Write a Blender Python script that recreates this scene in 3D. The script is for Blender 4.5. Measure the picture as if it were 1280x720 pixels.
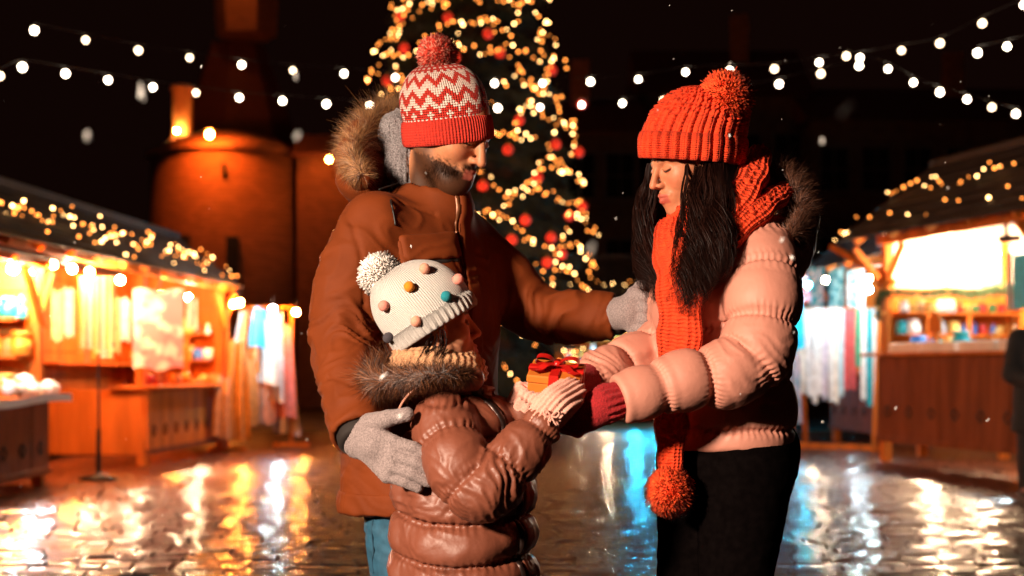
# Winter evening at a Christmas market: a couple and a child share a wrapped gift
import bpy, math, random
import numpy as np
from mathutils import Vector, Matrix

for o in list(bpy.data.objects):
    bpy.data.objects.remove(o)
SC = bpy.context.scene
COL = SC.collection
rnd = random.Random(7)
nrg = np.random.default_rng(11)
PI = math.pi

# ------------------------------------------------------------------ camera
FPX, EYE, HORIZON = 1778.0, 1.10, 460.0          # 50 mm lens, eye height, horizon row of the photograph
cam_data = bpy.data.cameras.new('camera')
cam = bpy.data.objects.new('camera', cam_data)
COL.objects.link(cam)
cam.location = (0, 0, EYE)
cam.rotation_euler = (PI / 2, 0, 0)
cam_data.lens = 50.0
cam_data.sensor_width = 36.0
cam_data.shift_y = (HORIZON - 360.0) / 1280.0
cam_data.clip_start = 0.05
cam_data.clip_end = 400.0
cam_data.dof.use_dof = True
cam_data.dof.focus_distance = 3.28
cam_data.dof.aperture_fstop = 2.8
SC.camera = cam

# ------------------------------------------------------------------ night sky, added weak sun lamp, market floodlight
world = bpy.data.worlds.new('World')
SC.world = world
world.use_nodes = True
wn = world.node_tree
wn.nodes.clear()
w_out = wn.nodes.new('ShaderNodeOutputWorld')
w_bg = wn.nodes.new('ShaderNodeBackground')
w_bg.inputs['Color'].default_value = (1.0, 0.30, 0.20, 1)
w_bg.inputs['Strength'].default_value = 0.0042
wn.links.new(w_bg.outputs[0], w_out.inputs[0])

moon = bpy.data.lights.new('moon', 'SUN')  # weak sun lamp added to the night, no such source in view
moon.energy = 0.012
moon.angle = math.radians(0.5)
moon.color = (1.0, 0.8, 0.7)
weak_sun_o = bpy.data.objects.new('moon', moon)
COL.objects.link(weak_sun_o)
weak_sun_o.rotation_euler = (math.radians(50), 0, math.radians(-40))

LAMP_AT = (-3.02, -0.66, 2.42)                      # floodlight on a pole beside the photographer
key = bpy.data.lights.new('floodlight_beam', 'SPOT')
key.energy = 2800.0
key.color = (1.0, 0.78, 0.59)
key.spot_size = math.radians(46)
key.spot_blend = 0.45
key.shadow_soft_size = 0.22

SC.view_settings.view_transform = 'Standard'
SC.view_settings.look = 'None'
SC.view_settings.exposure = 0.0
SC.view_settings.gamma = 1.0
SC.view_settings.use_curve_mapping = False
SC.cycles.use_denoising = True
SC.cycles.max_bounces = 6
SC.cycles.diffuse_bounces = 3
SC.cycles.glossy_bounces = 3
SC.cycles.transmission_bounces = 4
SC.cycles.sample_clamp_indirect = 6.0
SC.cycles.caustics_reflective = False
SC.cycles.caustics_refractive = False
# ------------------------------------------------------------------ small helpers
def W(px, py, d):
    """a point of the place, d metres in front of the eye"""
    return np.array(((px - 640.0) * d / FPX, d, EYE - (py - HORIZON) * d / FPX))

def unit(v):
    v = np.asarray(v, float)
    return v / max(np.linalg.norm(v), 1e-9)

def frame(fwd, up=(0, 0, 1)):
    """rotation matrix with columns forward(x), left(y), up(z)"""
    x = unit(fwd)
    y = unit(np.cross(up, x))
    z = np.cross(x, y)
    return np.stack([x, y, z], axis=1)

def axis_frame(axis, ref=(1, 0, 0)):
    z = unit(axis)
    x = unit(np.asarray(ref, float) - z * np.dot(ref, z))
    y = np.cross(z, x)
    return np.stack([x, y, z], axis=1)

# ---- gradient noise, vectorised
_perm = np.random.default_rng(3).permutation(256)
_perm = np.concatenate([_perm, _perm, _perm])
_grad = np.random.default_rng(4).normal(size=(256, 3)).astype(np.float32)
_grad /= np.linalg.norm(_grad, axis=1, keepdims=True)

def noise(p):
    p = np.asarray(p, np.float32)
    i = np.floor(p).astype(np.int64)
    f = p - i
    i &= 255
    u = f * f * f * (f * (f * 6 - 15) + 10)
    out = 0
    for dx in (0, 1):
        for dy in (0, 1):
            for dz in (0, 1):
                h = _perm[_perm[_perm[(i[:, 0] + dx) & 255] + ((i[:, 1] + dy) & 255)] + ((i[:, 2] + dz) & 255)]
                g = _grad[h]
                d = g[:, 0] * (f[:, 0] - dx) + g[:, 1] * (f[:, 1] - dy) + g[:, 2] * (f[:, 2] - dz)
                w = (u[:, 0] if dx else 1 - u[:, 0]) * (u[:, 1] if dy else 1 - u[:, 1]) * (u[:, 2] if dz else 1 - u[:, 2])
                out = out + d * w
    return out * 1.6

def fbm(p, octaves=3):
    s, a = 0, 1.0
    p = np.asarray(p, np.float32)
    for _ in range(octaves):
        s = s + a * noise(p)
        p = p * 2.03 + 7.1
        a *= 0.5
    return s

def sstep(a, b, x):
    t = np.clip((x - a) / (b - a), 0, 1)
    return t * t * (3 - 2 * t)

# ---- meshes
def link(name, me, mat=None, parent=None):
    o = bpy.data.objects.new(name, me)
    COL.objects.link(o)
    if mat is not None and me is not None and not me.materials:
        me.materials.append(mat)
    if parent is not None:
        o.parent = parent
        if parent.type == 'EMPTY':
            o.matrix_parent_inverse = parent.matrix_world.inverted() if False else Matrix.Translation(-parent.location)
    return o

def mesh_np(name, V, Fc, smooth=True, cols=None, uvs=None, face_cols=None):
    """V (n,3); Fc (m,3|4) array or list of arrays"""
    V = np.asarray(V, np.float32)
    me = bpy.data.meshes.new(name)
    Fl = Fc if isinstance(Fc, list) else [Fc]
    Fl = [np.asarray(f, np.int32) for f in Fl if len(f)]
    idx = np.concatenate([f.ravel() for f in Fl]) if Fl else np.zeros(0, np.int32)
    tot = np.concatenate([np.full(len(f), f.shape[1], np.int32) for f in Fl]) if Fl else np.zeros(0, np.int32)
    st = np.concatenate([[0], np.cumsum(tot)[:-1]]).astype(np.int32) if len(tot) else np.zeros(0, np.int32)
    me.vertices.add(len(V))
    me.vertices.foreach_set('co', V.ravel())
    me.loops.add(len(idx))
    me.loops.foreach_set('vertex_index', idx)
    me.polygons.add(len(tot))
    me.polygons.foreach_set('loop_start', st)
    me.polygons.foreach_set('loop_total', tot)
    me.polygons.foreach_set('use_smooth', np.full(len(tot), smooth))
    if uvs is not None:
        me.uv_layers.new(name='UVMap').data.foreach_set('uv', np.asarray(uvs, np.float32)[idx].ravel())
    if cols is not None:
        a = me.color_attributes.new('Col', 'FLOAT_COLOR', 'POINT')
        c = np.ones((len(V), 4), np.float32)
        c[:, :3] = cols
        a.data.foreach_set('color', c.ravel())
    if face_cols is not None:
        a = me.color_attributes.new('Col', 'FLOAT_COLOR', 'CORNER')
        c = np.ones((len(idx), 4), np.float32)
        c[:, :3] = np.repeat(np.asarray(face_cols, np.float32), tot, axis=0)
        a.data.foreach_set('color', c.ravel())
    me.update()
    me.validate()
    return me

class Build:
    """collects boxes, tubes, prisms and lathes into one mesh"""
    def __init__(s):
        s.V, s.Q, s.n = [], {}, 0
    def add(s, V, F):
        V = np.asarray(V, float).reshape(-1, 3)
        for f in F:
            s.Q.setdefault(len(f), []).append([i + s.n for i in f])
        s.V.append(V)
        s.n += len(V)
        return s
    def box(s, c, half, R=None, bevel=0.0):
        c = np.asarray(c, float)
        hx, hy, hz = half
        b = min(bevel, 0.45 * min(half))
        if b <= 0:
            V = np.array([(x, y, z) for x in (-hx, hx) for y in (-hy, hy) for z in (-hz, hz)], float)
            F = [(0, 1, 3, 2), (4, 6, 7, 5), (0, 4, 5, 1), (2, 3, 7, 6), (0, 2, 6, 4), (1, 5, 7, 3)]
        else:
            V, key = [], {}
            for sx in (-1, 1):
                for sy in (-1, 1):
                    for sz in (-1, 1):
                        for ax in range(3):
                            p = [sx * (hx - b), sy * (hy - b), sz * (hz - b)]
                            p[ax] = (sx * hx, sy * hy, sz * hz)[ax]
                            key[(sx, sy, sz, ax)] = len(V)
                            V.append(p)
            V = np.array(V)
            F = []
            for ax in range(3):
                o1, o2 = [(1, 2), (2, 0), (0, 1)][ax]
                for sg in (-1, 1):
                    q = []
                    for a, c2 in ((-1, -1), (1, -1), (1, 1), (-1, 1)):
                        t = [0, 0, 0]; t[ax] = sg; t[o1] = a; t[o2] = c2
                        q.append(key[(t[0], t[1], t[2], ax)])
                    F.append(q if sg > 0 else q[::-1])
                for a in (-1, 1):
                    for c2 in (-1, 1):
                        q = []
                        for sg, aa in ((-1, o1), (1, o1), (1, o2), (-1, o2)):
                            t = [0, 0, 0]; t[ax] = sg; t[o1] = a; t[o2] = c2
                            q.append(key[(t[0], t[1], t[2], aa)])
                        F.append(q if a * c2 > 0 else q[::-1])
            for sx in (-1, 1):
                for sy in (-1, 1):
                    for sz in (-1, 1):
                        q = [key[(sx, sy, sz, a)] for a in range(3)]
                        F.append(q if sx * sy * sz > 0 else q[::-1])
        if R is not None:
            V = V @ np.asarray(R, float).T
        return s.add(V + c, F)
    def bar(s, a, b, w, h=None, up=(0, 0, 1), bevel=0.0):
        a, b = np.asarray(a, float), np.asarray(b, float)
        x = unit(b - a)
        if abs(np.dot(x, up)) > 0.98:
            up = (0, 1, 0)
        R = frame(x, up)
        return s.box((a + b) / 2, (np.linalg.norm(b - a) / 2, w / 2, (h or w) / 2), R, bevel)
    def tube(s, pts, r, n=8, cap=True):
        pts = np.asarray(pts, float)
        r = np.broadcast_to(np.asarray(r, float), (len(pts),))
        V = []
        up = np.array((0.13, 0.21, 0.97))
        for i, p in enumerate(pts):
            t = unit(pts[min(i + 1, len(pts) - 1)] - pts[max(i - 1, 0)])
            x = np.cross(up, t)
            if np.linalg.norm(x) < 0.1:
                x = np.cross((0.9, 0.3, 0.1), t)
            x = unit(x)
            y = np.cross(t, x)
            for k in range(n):
                a = 2 * PI * k / n
                V.append(p + r[i] * (x * math.cos(a) + y * math.sin(a)))
        F = []
        for i in range(len(pts) - 1):
            for k in range(n):
                F.append((i * n + k, i * n + (k + 1) % n, (i + 1) * n + (k + 1) % n, (i + 1) * n + k))
        if cap:
            F.append(tuple(range(n))[::-1])
            F.append(tuple((len(pts) - 1) * n + k for k in range(n)))
        return s.add(V, F)
    def lathe(s, prof, n=16, c=(0, 0, 0), R=None, ry=1.0):
        V = []
        for (r, z) in prof:
            for k in range(n):
                a = 2 * PI * k / n
                V.append((r * math.cos(a), ry * r * math.sin(a), z))
        V = np.array(V)
        if R is not None:
            V = V @ np.asarray(R).T
        F = []
        m = len(prof)
        for i in range(m - 1):
            for k in range(n):
                F.append((i * n + k, i * n + (k + 1) % n, (i + 1) * n + (k + 1) % n, (i + 1) * n + k))
        F.append(tuple(range(n))[::-1])
        F.append(tuple((m - 1) * n + k for k in range(n)))
        return s.add(V + np.asarray(c, float), F)
    def grid(s, P):
        """P (nu,nv,3)"""
        nu, nv = P.shape[:2]
        F = [(i * nv + j, (i + 1) * nv + j, (i + 1) * nv + j + 1, i * nv + j + 1) for i in range(nu - 1) for j in range(nv - 1)]
        return s.add(P.reshape(-1, 3), F)
    def mesh(s, name='m', smooth=False):
        V = np.concatenate(s.V) if s.V else np.zeros((0, 3))
        Fl = [q for k, q in s.Q.items() if k <= 4]
        big = [q for k, v in s.Q.items() if k > 4 for q in v]
        me = bpy.data.meshes.new(name)
        faces = [f for q in Fl for f in q] + big
        me.from_pydata(V.tolist(), [], faces)
        if smooth:
            me.polygons.foreach_set('use_smooth', np.full(len(me.polygons), True))
        me.update()
        return me
    def obj(s, name, mat, parent=None, smooth=False):
        return link(name, s.mesh(name, smooth), mat, parent)

def thing(name, label, cat, loc=(0, 0, 0), group=None):
    o = bpy.data.objects.new(name, None)
    COL.objects.link(o)
    o.location = loc
    o.empty_display_size = 0.1
    return tag(o, label, cat, group)

def tag(o, label=None, cat=None, group=None, kind=None):
    if label: o['label'] = label
    if cat: o['category'] = cat
    if group: o['group'] = group
    if kind: o['kind'] = kind
    return o

def dup(o, parent=None, loc=None, label=None):
    c = o.copy()
    COL.objects.link(c)
    if parent is not None: c.parent = parent
    if loc is not None: c.location = loc
    if label: c['label'] = label
    for ch in [x for x in COL.objects if x.parent is o]:
        dup(ch, c)
    return c

# ------------------------------------------------------------------ materials
MATS = {}
def nodes_of(name):
    m = bpy.data.materials.new(name)
    m.use_nodes = True
    nt = m.node_tree
    return m, nt, nt.nodes['Principled BSDF']

def N(nt, t, **kw):
    n = nt.nodes.new(t)
    for k, v in kw.items():
        if k in n.inputs: n.inputs[k].default_value = v
        else: setattr(n, k, v)
    return n

def mat(name, col, rough=0.6, var=0.15, scale=20.0, bump=0.0, bscale=None, metal=0.0, spec=0.5, sheen=0.0,
        attr=False, knit=None, coat=0.0, stretch=(1, 1, 1), detail=3.0, bdist=0.002, sss=0.0):
    """principled with mottled colour, optional colour attribute, optional bump"""
    if name in MATS: return MATS[name]
    m, nt, b = nodes_of(name)
    L = nt.links.new
    tc = N(nt, 'ShaderNodeTexCoord')
    mp = N(nt, 'ShaderNodeMapping')
    mp.inputs['Scale'].default_value = stretch
    L(tc.outputs['Object'], mp.inputs[0])
    nz = N(nt, 'ShaderNodeTexNoise', Scale=scale, Detail=detail)
    L(mp.outputs[0], nz.inputs['Vector'])
    mx = N(nt, 'ShaderNodeMix', data_type='RGBA', blend_type='MULTIPLY')
    mx.inputs[0].default_value = 1.0
    rp = N(nt, 'ShaderNodeMapRange')
    rp.inputs['From Min'].default_value = 0.3
    rp.inputs['From Max'].default_value = 0.7
    rp.inputs['To Min'].default_value = 1 - var
    rp.inputs['To Max'].default_value = 1 + var
    L(nz.outputs[0], rp.inputs[0])
    L(rp.outputs[0], mx.inputs[7])
    if attr:
        at = N(nt, 'ShaderNodeAttribute', attribute_name='Col')
        L(at.outputs['Color'], mx.inputs[6])
    else:
        mx.inputs[6].default_value = (*col, 1)
    L(mx.outputs[2], b.inputs['Base Color'])
    b.inputs['Roughness'].default_value = rough
    b.inputs['Metallic'].default_value = metal
    b.inputs['Specular IOR Level'].default_value = spec
    b.inputs['Coat Weight'].default_value = coat
    if sheen:
        b.inputs['Sheen Weight'].default_value = sheen
        b.inputs['Sheen Roughness'].default_value = 0.4
        b.inputs['Sheen Tint'].default_value = (*[min(1, c * 1.5 + 0.1) for c in col], 1)
    if sss:
        b.inputs['Subsurface Weight'].default_value = sss
        b.inputs['Subsurface Radius'].default_value = (0.01, 0.004, 0.002)
        b.inputs['Subsurface Scale'].default_value = 0.6
    if bump:
        n2 = N(nt, 'ShaderNodeTexNoise', Scale=bscale or scale * 4, Detail=4.0)
        L(mp.outputs[0], n2.inputs['Vector'])
        bp = N(nt, 'ShaderNodeBump', Strength=bump, Distance=bdist)
        L(n2.outputs[0], bp.inputs['Height'])
        L(bp.outputs[0], b.inputs['Normal'])
    if knit:
        # knitted stitches from the UV grid: knit = (stitches round, rows, depth)
        un, vn, dep, rw = (*knit, 0.5)[:4]
        uv = N(nt, 'ShaderNodeUVMap')
        sx = N(nt, 'ShaderNodeSeparateXYZ')
        L(uv.outputs[0], sx.inputs[0])
        def math_(op, a, b_=None):
            q = N(nt, 'ShaderNodeMath', operation=op)
            for k, v in enumerate((a, b_)):
                if v is None: continue
                if isinstance(v, (int, float)): q.inputs[k].default_value = v
                else: L(v, q.inputs[k])
            return q.outputs[0]
        u2 = math_('MULTIPLY', sx.outputs[0], un * 2 * PI)
        cu = math_('ABSOLUTE', math_('SINE', math_('MULTIPLY', u2, 0.5)))
        sl = math_('MULTIPLY', math_('ABSOLUTE', math_('SINE', math_('MULTIPLY', u2, 0.5))), 1.4)
        cv = math_('SINE', math_('ADD', math_('MULTIPLY', sx.outputs[1], vn * 2 * PI), sl))
        hgt = math_('ADD', cu, math_('MULTIPLY', cv, rw))
        fz = N(nt, 'ShaderNodeTexNoise', Scale=350.0, Detail=2.0)
        L(tc.outputs['Object'], fz.inputs['Vector'])
        hgt = math_('ADD', hgt, math_('MULTIPLY', fz.outputs[0], 0.8))
        bp = N(nt, 'ShaderNodeBump', Strength=1.0, Distance=dep)
        L(hgt, bp.inputs['Height'])
        L(bp.outputs[0], b.inputs['Normal'])
    MATS[name] = m
    return m

def glow(name, col, strength, sample=True):
    if name in MATS: return MATS[name]
    m, nt, b = nodes_of(name)
    b.inputs['Base Color'].default_value = (*col, 1)
    b.inputs['Emission Color'].default_value = (*col, 1)
    b.inputs['Emission Strength'].default_value = strength
    if not sample:
        m.cycles.emission_sampling = 'NONE'
    MATS[name] = m
    return m

# ------------------------------------------------------------------ implicit surfaces
class Field:
    def __init__(s, lo, hi, h, fine=None):
        """rectilinear grid; fine = (lo, hi, h) is a denser block"""
        s.ax = []
        for k in range(3):
            if fine is None:
                s.ax.append(np.arange(lo[k], hi[k] + h, h).astype(np.float32))
            else:
                fl, fh, fs = fine[0][k], fine[1][k], fine[2]
                a = [np.arange(lo[k], fl - h * 0.5, h), np.arange(fl, fh, fs), np.arange(max(fh, lo[k]), hi[k] + h, h)]
                v = np.unique(np.concatenate(a))
                keep = np.concatenate([[True], np.diff(v) > fs * 0.4])
                s.ax.append(v[keep].astype(np.float32))
        s.F = np.full([len(a) for a in s.ax], 0.2, np.float32)
    def sub(s, lo, hi):
        sl = []
        for k in range(3):
            i = max(int(np.searchsorted(s.ax[k], lo[k])) - 1, 0)
            j = min(int(np.searchsorted(s.ax[k], hi[k])) + 1, len(s.ax[k]))
            sl.append(slice(i, j))
        return tuple(sl)
    def add(s, prim, k=0.0, cut=False):
        fn, lo, hi = prim
        pad = k + 0.03
        sl = s.sub(np.asarray(lo) - pad, np.asarray(hi) + pad)
        x, y, z = s.ax[0][sl[0]][:, None, None], s.ax[1][sl[1]][None, :, None], s.ax[2][sl[2]][None, None, :]
        if 0 in (x.size, y.size, z.size): return s
        d = fn(x, y, z).astype(np.float32)
        A = s.F[sl]
        if cut:
            d = -d
            if k > 0:
                h = np.clip(0.5 - 0.5 * (d - A) / k, 0, 1)
                s.F[sl] = d * (1 - h) + A * h + k * h * (1 - h)
            else:
                s.F[sl] = np.maximum(A, d)
        else:
            if k > 0:
                h = np.clip(0.5 + 0.5 * (d - A) / k, 0, 1)
                s.F[sl] = d * (1 - h) + A * h - k * h * (1 - h)
            else:
                s.F[sl] = np.minimum(A, d)
        return s
    def shell(s, prim, off, k=0.004):
        """the part of the surface, lifted by off, that lies inside prim"""
        fn, lo, hi = prim
        sl = s.sub(np.asarray(lo) - 0.02, np.asarray(hi) + 0.02)
        g = Field.__new__(Field)
        g.ax = [s.ax[i][sl[i]] for i in range(3)]
        d = fn(g.ax[0][:, None, None], g.ax[1][None, :, None], g.ax[2][None, None, :]).astype(np.float32)
        A = s.F[sl] - off
        h = np.clip(0.5 - 0.5 * (d - A) / k, 0, 1)
        g.F = d * (1 - h) + A * h + k * h * (1 - h)
        return g
    def surf(s, smooth=1):
        F, ax = s.F, s.ax
        neg = F < 0
        nx, ny, nz = F.shape
        c = np.zeros((nx - 1, ny - 1, nz - 1), np.int8)
        for a in (0, 1):
            for b in (0, 1):
                for d in (0, 1):
                    c += neg[a:nx - 1 + a, b:ny - 1 + b, d:nz - 1 + d]
        act = (c > 0) & (c < 8)
        I, J, K = np.nonzero(act)
        vid = np.full(act.shape, -1, np.int32)
        vid[I, J, K] = np.arange(len(I))
        S = np.zeros((len(I), 3), np.float64)
        cnt = np.zeros(len(I))
        cs = [(0, 0, 0), (1, 0, 0), (0, 1, 0), (1, 1, 0), (0, 0, 1), (1, 0, 1), (0, 1, 1), (1, 1, 1)]
        for p in range(8):
            for q in range(p + 1, 8):
                if sum(abs(cs[p][m] - cs[q][m]) for m in range(3)) != 1: continue
                f0 = F[I + cs[p][0], J + cs[p][1], K + cs[p][2]]
                f1 = F[I + cs[q][0], J + cs[q][1], K + cs[q][2]]
                m = (f0 < 0) != (f1 < 0)
                t = np.where(m, f0 / np.where(f0 == f1, 1, f0 - f1), 0)
                for k, ii in enumerate((I, J, K)):
                    a0, a1 = ax[k][ii + cs[p][k]], ax[k][ii + cs[q][k]]
                    S[:, k] += np.where(m, a0 + t * (a1 - a0), 0)
                cnt += m
        V = S / np.maximum(cnt, 1)[:, None]
        cen = np.stack([0.5 * (ax[k][ii] + ax[k][ii + 1]) for k, ii in enumerate((I, J, K))], 1)
        bad = ~np.isfinite(V).all(1) | (cnt < 1)
        V[bad] = cen[bad]
        faces = []
        for k in range(3):
            o1, o2 = (k + 1) % 3, (k + 2) % 3
            sl0 = [slice(1, -1)] * 3; sl1 = [slice(1, -1)] * 3
            sl0[k] = slice(0, -1); sl1[k] = slice(1, None)
            a, b = neg[tuple(sl0)], neg[tuple(sl1)]
            E = np.argwhere(a != b)
            if not len(E): continue
            fl = a[tuple(E.T)]
            base = E.copy()
            base[:, o1] += 1; base[:, o2] += 1
            q = []
            for (u, v) in ((-1, -1), (0, -1), (0, 0), (-1, 0)):
                t = base.copy(); t[:, o1] += u; t[:, o2] += v
                q.append(vid[t[:, 0], t[:, 1], t[:, 2]])
            q = np.stack(q, 1)
            q[~fl] = q[~fl][:, ::-1]
            faces.append(q[(q >= 0).all(1)])
        Q = np.concatenate(faces)
        for _ in range(smooth):
            V = relax(V, Q)
        return V, Q

def relax(V, Q, w=0.5):
    A = np.zeros_like(V); n = np.zeros(len(V))
    for a, b in ((0, 1), (1, 2), (2, 3), (3, 0)):
        np.add.at(A, Q[:, a], V[Q[:, b]]); np.add.at(n, Q[:, a], 1)
        np.add.at(A, Q[:, b], V[Q[:, a]]); np.add.at(n, Q[:, b], 1)
    return V * (1 - w) + w * A / np.maximum(n, 1)[:, None]

def normals(V, Q):
    n = np.cross(V[Q[:, 2]] - V[Q[:, 0]], V[Q[:, 3]] - V[Q[:, 1]])
    A = np.zeros_like(V)
    for k in range(4):
        np.add.at(A, Q[:, k], n)
    return A / np.maximum(np.linalg.norm(A, axis=1, keepdims=True), 1e-12)

def cone(a, b, ra, rb):
    a, b = np.asarray(a, float), np.asarray(b, float)
    ab = b - a
    L2 = max(float(ab @ ab), 1e-10)
    def fn(x, y, z):
        t = np.clip(((x - a[0]) * ab[0] + (y - a[1]) * ab[1] + (z - a[2]) * ab[2]) / L2, 0, 1)
        d = np.sqrt((x - a[0] - t * ab[0]) ** 2 + (y - a[1] - t * ab[1]) ** 2 + (z - a[2] - t * ab[2]) ** 2)
        return d - (ra + t * (rb - ra))
    r = max(ra, rb)
    return fn, np.minimum(a, b) - r, np.maximum(a, b) + r

def ell(c, r, R=None):
    c, r = np.asarray(c, float), np.asarray(r, float)
    R = np.eye(3) if R is None else np.asarray(R, float)
    def fn(x, y, z):
        dx, dy, dz = x - c[0], y - c[1], z - c[2]
        q = [R[0, k] * dx + R[1, k] * dy + R[2, k] * dz for k in range(3)]
        k0 = np.sqrt(sum((q[k] / r[k]) ** 2 for k in range(3)))
        k1 = np.sqrt(sum((q[k] / r[k] ** 2) ** 2 for k in range(3)))
        return k0 * (k0 - 1) / np.maximum(k1, 1e-6)
    m = np.sqrt(((R * r) ** 2).sum(1))
    return fn, c - m, c + m

def boxp(c, half, R=None, rad=0.0):
    c, hf = np.asarray(c, float), np.asarray(half, float)
    R = np.eye(3) if R is None else np.asarray(R, float)
    def fn(x, y, z):
        dx, dy, dz = x - c[0], y - c[1], z - c[2]
        q = [np.abs(R[0, k] * dx + R[1, k] * dy + R[2, k] * dz) - hf[k] + rad for k in range(3)]
        o = np.sqrt(sum(np.maximum(t, 0) ** 2 for t in q))
        return o + np.minimum(np.maximum(np.maximum(q[0], q[1]), q[2]), 0) - rad
    m = (np.abs(R) * hf).sum(1)
    return fn, c - m, c + m

def tubep(pts, radii, bulge=None, flat=1.0):
    """round tube along a polyline; bulge(s) is added to the radius, s in metres"""
    pts = [np.asarray(p, float) for p in pts]
    L = [np.linalg.norm(pts[i + 1] - pts[i]) for i in range(len(pts) - 1)]
    S0 = np.concatenate([[0], np.cumsum(L)])
    def fn(x, y, z):
        best = None
        for i in range(len(L)):
            a, ab = pts[i], pts[i + 1] - pts[i]
            t = np.clip(((x - a[0]) * ab[0] + (y - a[1]) * ab[1] + (z - a[2]) * ab[2]) / (L[i] ** 2), 0, 1)
            d = np.sqrt((x - a[0] - t * ab[0]) ** 2 + (y - a[1] - t * ab[1]) ** 2 + (z - a[2] - t * ab[2]) ** 2)
            d = d - (radii[i] + t * (radii[i + 1] - radii[i]))
            if bulge is not None:
                d = d - bulge(S0[i] + t * L[i])
            best = d if best is None else np.minimum(best, d)
        return best
    r = max(radii) + 0.03
    P = np.array(pts)
    return fn, P.min(0) - r, P.max(0) + r

def spline(pts, n=24):
    """smooth curve through points (any dimension)"""
    P = np.asarray(pts, float)
    m = len(P)
    P2 = np.vstack([2 * P[0] - P[1], P, 2 * P[-1] - P[-2]])
    out = []
    for t in np.linspace(0, m - 1, n):
        i = min(int(t), m - 2); f = t - i
        p0, p1, p2, p3 = P2[i:i + 4]
        out.append(0.5 * (2 * p1 + (p2 - p0) * f + (2 * p0 - 5 * p1 + 4 * p2 - p3) * f * f + (3 * p1 - p0 - 3 * p2 + p3) * f ** 3))
    return np.array(out)

def loftp(rows, fwd, power=2.3, puff=None):
    """upright body of elliptical sections; rows (z, cx, cy, half width, half depth)"""
    R = spline(sorted(rows), 80)
    R = R[np.argsort(R[:, 0])]
    f = unit((fwd[0], fwd[1], 0)); sd = np.array((f[1], -f[0]))
    z0, z1 = R[0, 0], R[-1, 0]
    def fn(x, y, z):
        zc = np.clip(z, z0, z1)
        cx, cy, a, b = (np.interp(zc.ravel(), R[:, 0], R[:, k]).reshape(zc.shape) for k in (1, 2, 3, 4))
        dx, dy = x - cx, y - cy
        u = dx * sd[0] + dy * sd[1]
        v = dx * f[0] + dy * f[1]
        q = (np.abs(u / a) ** power + np.abs(v / b) ** power) ** (1 / power)
        rr = np.sqrt(u * u + v * v)
        d = np.where(q > 1e-3, rr * (1 - 1 / np.maximum(q, 1e-3)), -np.minimum(a, b))
        d = np.maximum(d, -np.minimum(a, b))
        if puff is not None:
            d = d - puff(u, v, z)
        dz = np.maximum(z - z1, z0 - z)
        k = 0.02
        h = np.clip(0.5 - 0.5 * (dz - d) / k, 0, 1)
        return dz * (1 - h) + d * h + k * h * (1 - h)
    m = max(R[:, 3].max(), R[:, 4].max()) + 0.03
    return fn, (R[:, 1].min() - m, R[:, 2].min() - m, z0), (R[:, 1].max() + m, R[:, 2].max() + m, z1)

def skin_mesh(name, field, mat_, parent, disp=None, smooth=1, colf=None, uvf=None):
    V, Q = field.surf(smooth)
    if disp is not None:
        n = normals(V, Q)
        V = V + n * np.clip(np.nan_to_num(disp(V, n)), -0.03, 0.03)[:, None]
    c = colf(V) if colf is not None else None
    return link(name, mesh_np(name, V, Q, cols=c, uvs=uvf(V) if uvf else None), mat_, parent)

# ------------------------------------------------------------------ fur, yarn, hair
def strands(name, roots, dirs, length, width, mat_, parent, segs=3, curl=0.3, gravity=0.15, cols=None, taper=True, seed=1, lenvar=0.4, nrm=None):
    g = np.random.default_rng(seed)
    n = len(roots)
    ln = length * (1 + lenvar * g.uniform(-1, 1, n))
    d = dirs + curl * g.normal(size=(n, 3))
    d /= np.linalg.norm(d, axis=1, keepdims=True)
    side = np.cross(d, g.normal(size=(n, 3)))
    side /= np.maximum(np.linalg.norm(side, axis=1, keepdims=True), 1e-6)
    bend = g.normal(size=(n, 3)) * curl
    bend[:, 2] -= gravity * 3
    k_ = 2 if nrm is None else 3                       # flat ribbons, or three sided yarn shaded as a soft volume
    other = np.cross(d, side)
    m = (segs + 1) * k_
    V = np.zeros((n, m, 3))
    for k in range(segs + 1):
        t = k / segs
        p = roots + d * (ln * t)[:, None] + bend * (ln * t * t * 0.5)[:, None]
        w = width * (1 - 0.85 * t if taper else 1.0) * 0.5
        if k_ == 2:
            V[:, 2 * k] = p - side * w
            V[:, 2 * k + 1] = p + side * w
        else:
            for j in range(3):
                V[:, 3 * k + j] = p + w * (side * math.cos(j * 2.0944) + other * math.sin(j * 2.0944))
    base = (np.arange(n) * m)[:, None]
    if k_ == 2:
        Q = np.concatenate([base + np.array([[2 * k, 2 * k + 1, 2 * k + 3, 2 * k + 2]]) for k in range(segs)])
    else:
        Q = np.concatenate([base + np.array([[3 * k + j, 3 * k + (j + 1) % 3, 3 * k + 3 + (j + 1) % 3, 3 * k + 3 + j]]) for k in range(segs) for j in range(3)])
    cc = np.repeat(cols, m, axis=0) if cols is not None else None
    me = mesh_np(name, V.reshape(-1, 3), Q, cols=cc)
    if nrm is not None:
        nn = nrm + 0.15 * g.normal(size=(n, 3))
        nn /= np.linalg.norm(nn, axis=1, keepdims=True)
        me.normals_split_custom_set_from_vertices(np.repeat(nn, m, axis=0).tolist())
    return link(name, me, mat_, parent)

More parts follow.
